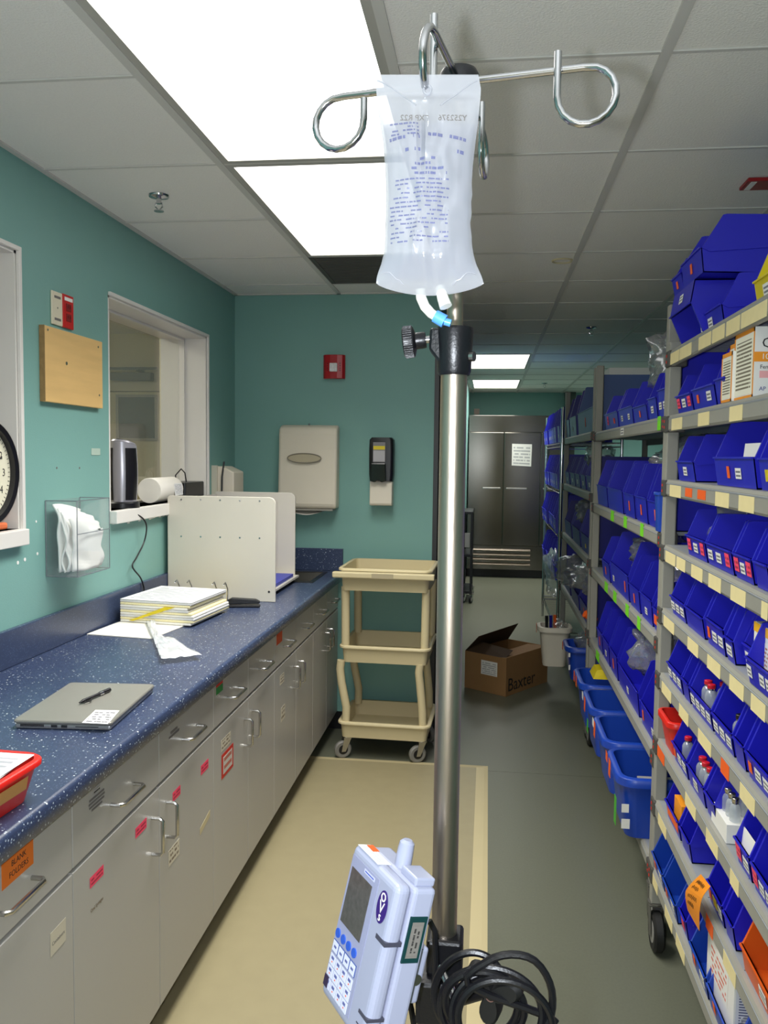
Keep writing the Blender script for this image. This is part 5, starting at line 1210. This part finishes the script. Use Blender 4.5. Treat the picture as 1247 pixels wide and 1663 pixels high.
vials('p', 'small vial with pink cap in the nearest seventh-shelf bin', A7[4], [(.03, .02), (.05, -.005), (.035, -.035), (.075, .03), (.07, -.025), (.1, .0), (.06, -.06)], 'pink-capped vials', .045)
slip('white card in the pink-labelled seventh-shelf bin', A7[3], .09, .075, .012, .1, PAPER)
# clear bags
def bag(lb, size, loc, seed, rz=0., tilt=0., amp=.35, grp=None):
    o = crumple('plastic_bag', BAGF, size, loc, seed, rz, amp, tilt=tilt); tag(o, lb, 'plastic bag', grp); return o
zb = A4[0].location
MB_ = MB()
def zip_(u, v):
    y = zb.y+.11-.22*u; z = AZ[3]+.06+.13*v-.02*math.sin(u*PI)*(1-v)
    return Vector((zb.x+.05+.05*v+.02*math.sin(u*6+v*3)+noise.noise(Vector((u*4, v*4, 2)))*.02, y, z))
o = MB().grid(zip_, 18, 14).build('zip_bag', BAGF, smooth=True); sm = o.modifiers.new('s', 'SOLIDIFY'); sm.thickness = .003
tag(o, 'clear zip bag standing in the first fourth-shelf bin', 'plastic bag')
bag('clear plastic bag bulging from the third bottom-shelf bin', (.16, .12, .15), (A9[2].location.x+.09, A9[2].location.y, AZ[8]+.03), 3)
bag('clear plastic bag at the near end of the bottom shelf', (.2, .16, .1), (XFR+.12, Yof(1215, XFR+.05, AZ[8]), AZ[8]+.03), 5)
# orange handwritten tag
tgp = [px(x, y, X=XFR-.012) for x, y in ((1141, 1420), (1157, 1440), (1150, 1465), (1136, 1512), (1117, 1478), (1124, 1448))]
def tg(u, v):
    l = [tgp[0], tgp[5], tgp[4]]; r_ = [tgp[1], tgp[2], tgp[3]]
    k = v*2; i = min(1, int(k)); f = k-i
    a = l[i].lerp(l[i+1], f); b_ = r_[i].lerp(r_[i+1], f)
    return a.lerp(b_, u)+Vector((-.012*math.sin(v*PI*1.1)-.004, 0, 0))
t = thing('orange_tag', 'orange paper tag with handwriting hanging on the eighth shelf edge', 'tag', tgp[3])
o = MB().grid(tg, 8, 10).build('paper', mat('orange_tag_paper', (250, 150, 24), .6), t); sm = o.modifiers.new('s', 'SOLIDIFY'); sm.thickness = .0006
rnd = random.Random(8)
for ln, (va, n) in enumerate(((.12, 5), (.27, 3), (.52, 4), (.68, 3))):
    pts = []
    for k in range(n*6): pts.append(tg(.18+.6*k/(n*6)*min(1, n/4), va+.05*math.sin(k*1.7)+.02*rnd.random())+Vector((-.0012, 0, 0)))
    MB().tube(pts, .0004, 4).build('handwriting', INK, t)
# ---------------------------------------------------------------- middle rack contents
def rowB(i, specs, nm='green-tagged', Z=BZ, X=XFB+.006, Y1m=BY1-.04, Y0m=BY0+.042, grp='blue hopper bins on the racks', last=4):
    out = []
    ordn = ['top', 'second', 'third', 'fourth', 'bottom']
    for n, sp in enumerate(specs):
        x0, x1, h, d, tags = sp[:5]; m_ = sp[5] if len(sp) > 5 else BLUE; rz = sp[6] if len(sp) > 6 else 0.; xo = sp[7] if len(sp) > 7 else 0.
        y1 = min(Yof(x0, X+xo, Z[i]), Y1m); y0 = max(Yof(x1, X+xo, Z[i]), Y0m)
        if n: y1 = min(y1, py0-.001)
        if y1-y0 < .1: y0 = y1-.1
        py0 = y0
        lb = tdesc(tags)+', %s from far post, %s shelf, %s rack' % (NTH[n], ordn[i], nm)
        if m_ is SBLUE: lb = lb.replace('blue plastic', 'slate blue plastic')
        if m_ is DBLUE: lb = lb.replace('blue plastic', 'dark blue plastic')
        out.append(hopper(lb, X+xo, y0+.004, y1-.004, Z[i], h, d, m_, tags, rz=rz, group=grp))
    return out
B1 = rowB(0, [(981, 1001, .17, .36, 'pr'), (1003, 1025, .17, .36, 'ww'), (1027, 1048, .14, .36, 'o'), (1050, 1064, .17, .36, 'w'), (1066, 1080, .21, .36, 'ww')])
B2 = rowB(1, [(968, 984, .23, .40, ''), (985, 1009, .23, .44, ''), (1012, 1028, .22, .36, 'o'), (1030, 1048, .22, .36, 'o'), (1050, 1078, .21, .36, '.o.')])
B3 = rowB(2, [(976, 988, .20, .40, 'o'), (990, 1018, .25, .44, 'w.o'), (1020, 1036, .2, .4, 'o'), (1038, 1056, .21, .42, 'w'), (1058, 1086, .18, .42, '.O.')])
B4 = rowB(3, [(968, 976, .24, .40, 'o'), (977, 987, .24, .40, 'w'), (988, 1000, .24, .42, 'o'), (1002, 1034, .22, .42, 'w'), (1038, 1075, .20, .42, 'o.w')])
for n, (o, i) in enumerate(((B1[2], 0), (B2[2], 1), (B2[4], 1), (B3[1], 2), (B3[4], 2), (B3[2], 2), (B4[3], 3), (B4[4], 3))):
    p = o.location
    sz = [(.3, .34, .34), (.2, .17, .16), (.3, .24, .2), (.3, .24, .2), (.28, .24, .2), (.15, .12, .16), (.3, .34, .26), (.3, .26, .22)][n]
    zz = [.03, .14, .14, .08, .10, .08, .08, .08][n]
    bag(['crumpled clear bag piled on the top shelf bins of the green-tagged rack', 'clear bag in the third bin, second shelf of the green-tagged rack', 'clear bag heaped on the fifth bin, second shelf of the green-tagged rack', 'clear bag filling the large bin on the third shelf of the green-tagged rack',
         'clear bag in the orange-labelled bin on the third shelf', 'small clear bag in the third bin, third shelf of the green-tagged rack', 'clear bag heaped in the fourth bin, fourth shelf of the green-tagged rack', 'clear bag heaped in the last bin, fourth shelf of the green-tagged rack'][n], sz, (p.x+.17, p.y, p.z+zz), n+10, rz=n*.7, grp='clear bags on the green-tagged rack')
t = thing('blue_tub', 'small light blue tub with white cord on the second shelf by the post', 'tub', (XFB+.02, Yof(1071, XFB, 1.36), BZ[1]+.001))
tub(.07, .075, .13, .006, .02, .003, .004, .01).build('shell', TUBB, t, smooth=50, world=False)
# rear bins of the middle rack
for i in range(4):
    for n, y in enumerate((3.05, 3.4, 3.75, 4.1, 4.45)):
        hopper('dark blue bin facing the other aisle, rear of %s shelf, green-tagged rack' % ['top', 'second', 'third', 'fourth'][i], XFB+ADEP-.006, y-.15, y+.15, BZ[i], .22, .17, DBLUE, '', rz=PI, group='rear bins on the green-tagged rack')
# tubs on the bottom shelf, standing out into the aisle
def big_tub(lb, x, y, z, w_, d, h, m, tags=()):
    t = thing('storage_tub', lb, 'tub', (x, y, z+.001))
    tub(w_, d, h, .022, .05, .005, .018, .03).build('shell', m, t, smooth=50, world=False)
    for (a, z0, z1, mm, yy) in tags:
        MB().box(-w_/2-.0195+a, -w_/2-.0185+a, yy-.022, yy+.022, z0, z1).build('tag', mm, t, world=False)
    return t
TB = BZ[4]
GRN = mat('green_strip', (70, 170, 50), .5); GREYI = mat('grey_insert', (150, 148, 146), .6)
t = big_tub('royal blue tub with hanging tags, bottom shelf, next to the tan-taped rack', .72, 3.12, TB, .46, .30, .225, TUBB, [(0, .16, .224, ORT, .03), (0, -.05+.1, .15, GRN, -.13), (0, .19, .224, ORT, .11)])
MB().box(-.229-.001, -.205, -.151, -.1495, .10, .13).build('white_patch', WHITES, t, world=False)
MB().box(-.229, -.2, -.147, -.1462, .04, .075).build('white_patch', WHITES, t, world=False)
MB().quad((-.15, -.06, .05), (.12, -.1, .05), (.12, -.02, .19), (-.15, .02, .17), .002).build('grey_insert', GREYI, t, world=False)
big_tub('royal blue tub with orange tape, second on the bottom shelf of the green-tagged rack', .72, 3.52, TB, .46, .34, .225, TUBB, [(0, .16, .224, ORT, .08), (0, .19, .223, WHITES, .13)])
t = big_tub('royal blue tub with orange and green tape, third on the bottom shelf', .72, 3.94, TB, .46, .34, .225, TUBB, [(0, .16, .224, ORT, .03), (0, .1, .16, GRN, -.1), (0, .19, .223, WHITES, .12)])
big_tub('royal blue tub with orange tape, last on the bottom shelf before the far post', .72, 4.36, TB, .46, .34, .225, TUBB, [(0, .17, .224, ORT, .0), (0, .17, .224, ORT, .1)])
o = MB().hexa([(.55, 4.30, TB+.228), (.66, 4.30, TB+.228), (.66, 4.46, TB+.228), (.55, 4.46, TB+.228)], [(.57, 4.32, TB+.27), (.66, 4.32, TB+.28), (.66, 4.44, TB+.28), (.57, 4.44, TB+.27)]).build('yellow_folder', YEP); tag(o, 'yellow folder lying on the last tub of the bottom shelf', 'folder')
# ---------------------------------------------------------------- far grey rack contents
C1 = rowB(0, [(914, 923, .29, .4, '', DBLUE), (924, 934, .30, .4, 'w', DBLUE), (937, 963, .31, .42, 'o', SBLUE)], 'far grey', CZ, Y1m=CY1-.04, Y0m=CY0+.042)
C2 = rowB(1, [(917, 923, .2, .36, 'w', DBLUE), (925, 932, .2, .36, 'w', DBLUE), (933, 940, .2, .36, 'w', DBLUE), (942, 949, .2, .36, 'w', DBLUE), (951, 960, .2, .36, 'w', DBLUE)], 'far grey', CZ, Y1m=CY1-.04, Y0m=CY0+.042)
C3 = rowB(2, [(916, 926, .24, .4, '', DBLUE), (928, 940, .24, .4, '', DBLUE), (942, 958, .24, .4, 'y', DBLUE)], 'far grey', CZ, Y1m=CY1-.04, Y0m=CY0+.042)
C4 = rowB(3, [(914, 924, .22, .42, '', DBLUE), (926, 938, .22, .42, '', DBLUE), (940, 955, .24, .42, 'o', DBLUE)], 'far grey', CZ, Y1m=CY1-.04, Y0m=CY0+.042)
o = MB().box(XFB+.1, XFB+.45, 4.9, 5.3, CZ[0]+.315, CZ[0]+.36).build('white_box', WB); tag(o, 'flat white carton on top of the slate blue bin', 'carton')
for n, (o, zz, sz) in enumerate(((C2[3], .1, (.2, .24, .2)), (C3[1], .12, (.2, .24, .2)), (C4[1], .12, (.3, .5, .26)), (C4[2], .14, (.34, .4, .24)))):
    bag(['clear bag in a label-fronted bin, second shelf of the far grey rack', 'clear bag in a tilted bin, third shelf of the far grey rack', 'clear bag over the second bin, fourth shelf of the far grey rack', 'clear bag over the last bin, fourth shelf of the far grey rack'][n], sz, (o.location.x+.1, o.location.y, o.location.z+zz), n+30, n, grp='clear bags on the far grey rack')
t = big_tub('royal blue tub on the bottom shelf of the far grey rack', .69, 5.30, CZ[4]-.02, .36, .25, .21, TUBB, [(0, .15, .2, ORT, .08)])
MB().box(-.181, -.17, -.1265, -.1245, .15, .175).build('white_patch', WHITES, t, world=False)
MB().box(-.178, -.168, -.1235, -.121, .07, .1).build('white_patch', WHITES, t, world=False)
t = big_tub('white tub with orange tape standing out from the far grey rack', .455, 5.60, CZ[4]-.02, .19, .19, .26, BEIGEW, [(0, .2, .26, ORT, .05)])
bag('clear bag heaped in the royal blue tub of the far grey rack', (.3, .28, .26), (.70, 5.30, CZ[4]+.06), 41, .4)
bag('clear bag heaped in the white tub', (.13, .13, .2), (.49, 5.60, CZ[4]+.10), 43, 1.)
for n in range(3):
    o = MB().tube([(.41+n*.028, 5.56+.02*n, CZ[4]+.0), (.40+n*.028, 5.565+.02*n, CZ[4]+.31)], .011, 10).build('marker_tube', [BLACK, DBLUE, ORP][n]); tag(o, ['black marker tube standing in the white tub', 'blue marker tube standing in the white tub', 'orange marker tube standing in the white tub'][n], 'tube')
o = MB().tube([(XFB-.01, 4.78, .70), (XFB+.05, 4.80, .66)], .022, 12).build('orange_roll', ORT, smooth=True); tag(o, 'orange label roll at the front of the far grey rack', 'roll')
# bins on the wire rack
rnd = random.Random(21)
for i, z in enumerate(DZ[:4]):
    for n in range(7):
        y = DY0+.12+n*.235
        h = [.28, .27, .26, .26][i]
        hopper('tall blue bin, %s from the far grey rack, %s shelf of the wire rack' % (NTH[n], ['top', 'second', 'third', 'fourth'][i]), DX0-.02-.02*rnd.random(), y-.1, y+.1, z+.004, h, .4, BLUE, 'w', group='blue bins on the wire rack', name='hopper_bin')
bag('clear bag hanging over the low end of the wire rack', (.14, .5, .4), (DX0-.01, 6.8, .46), 51, .2)
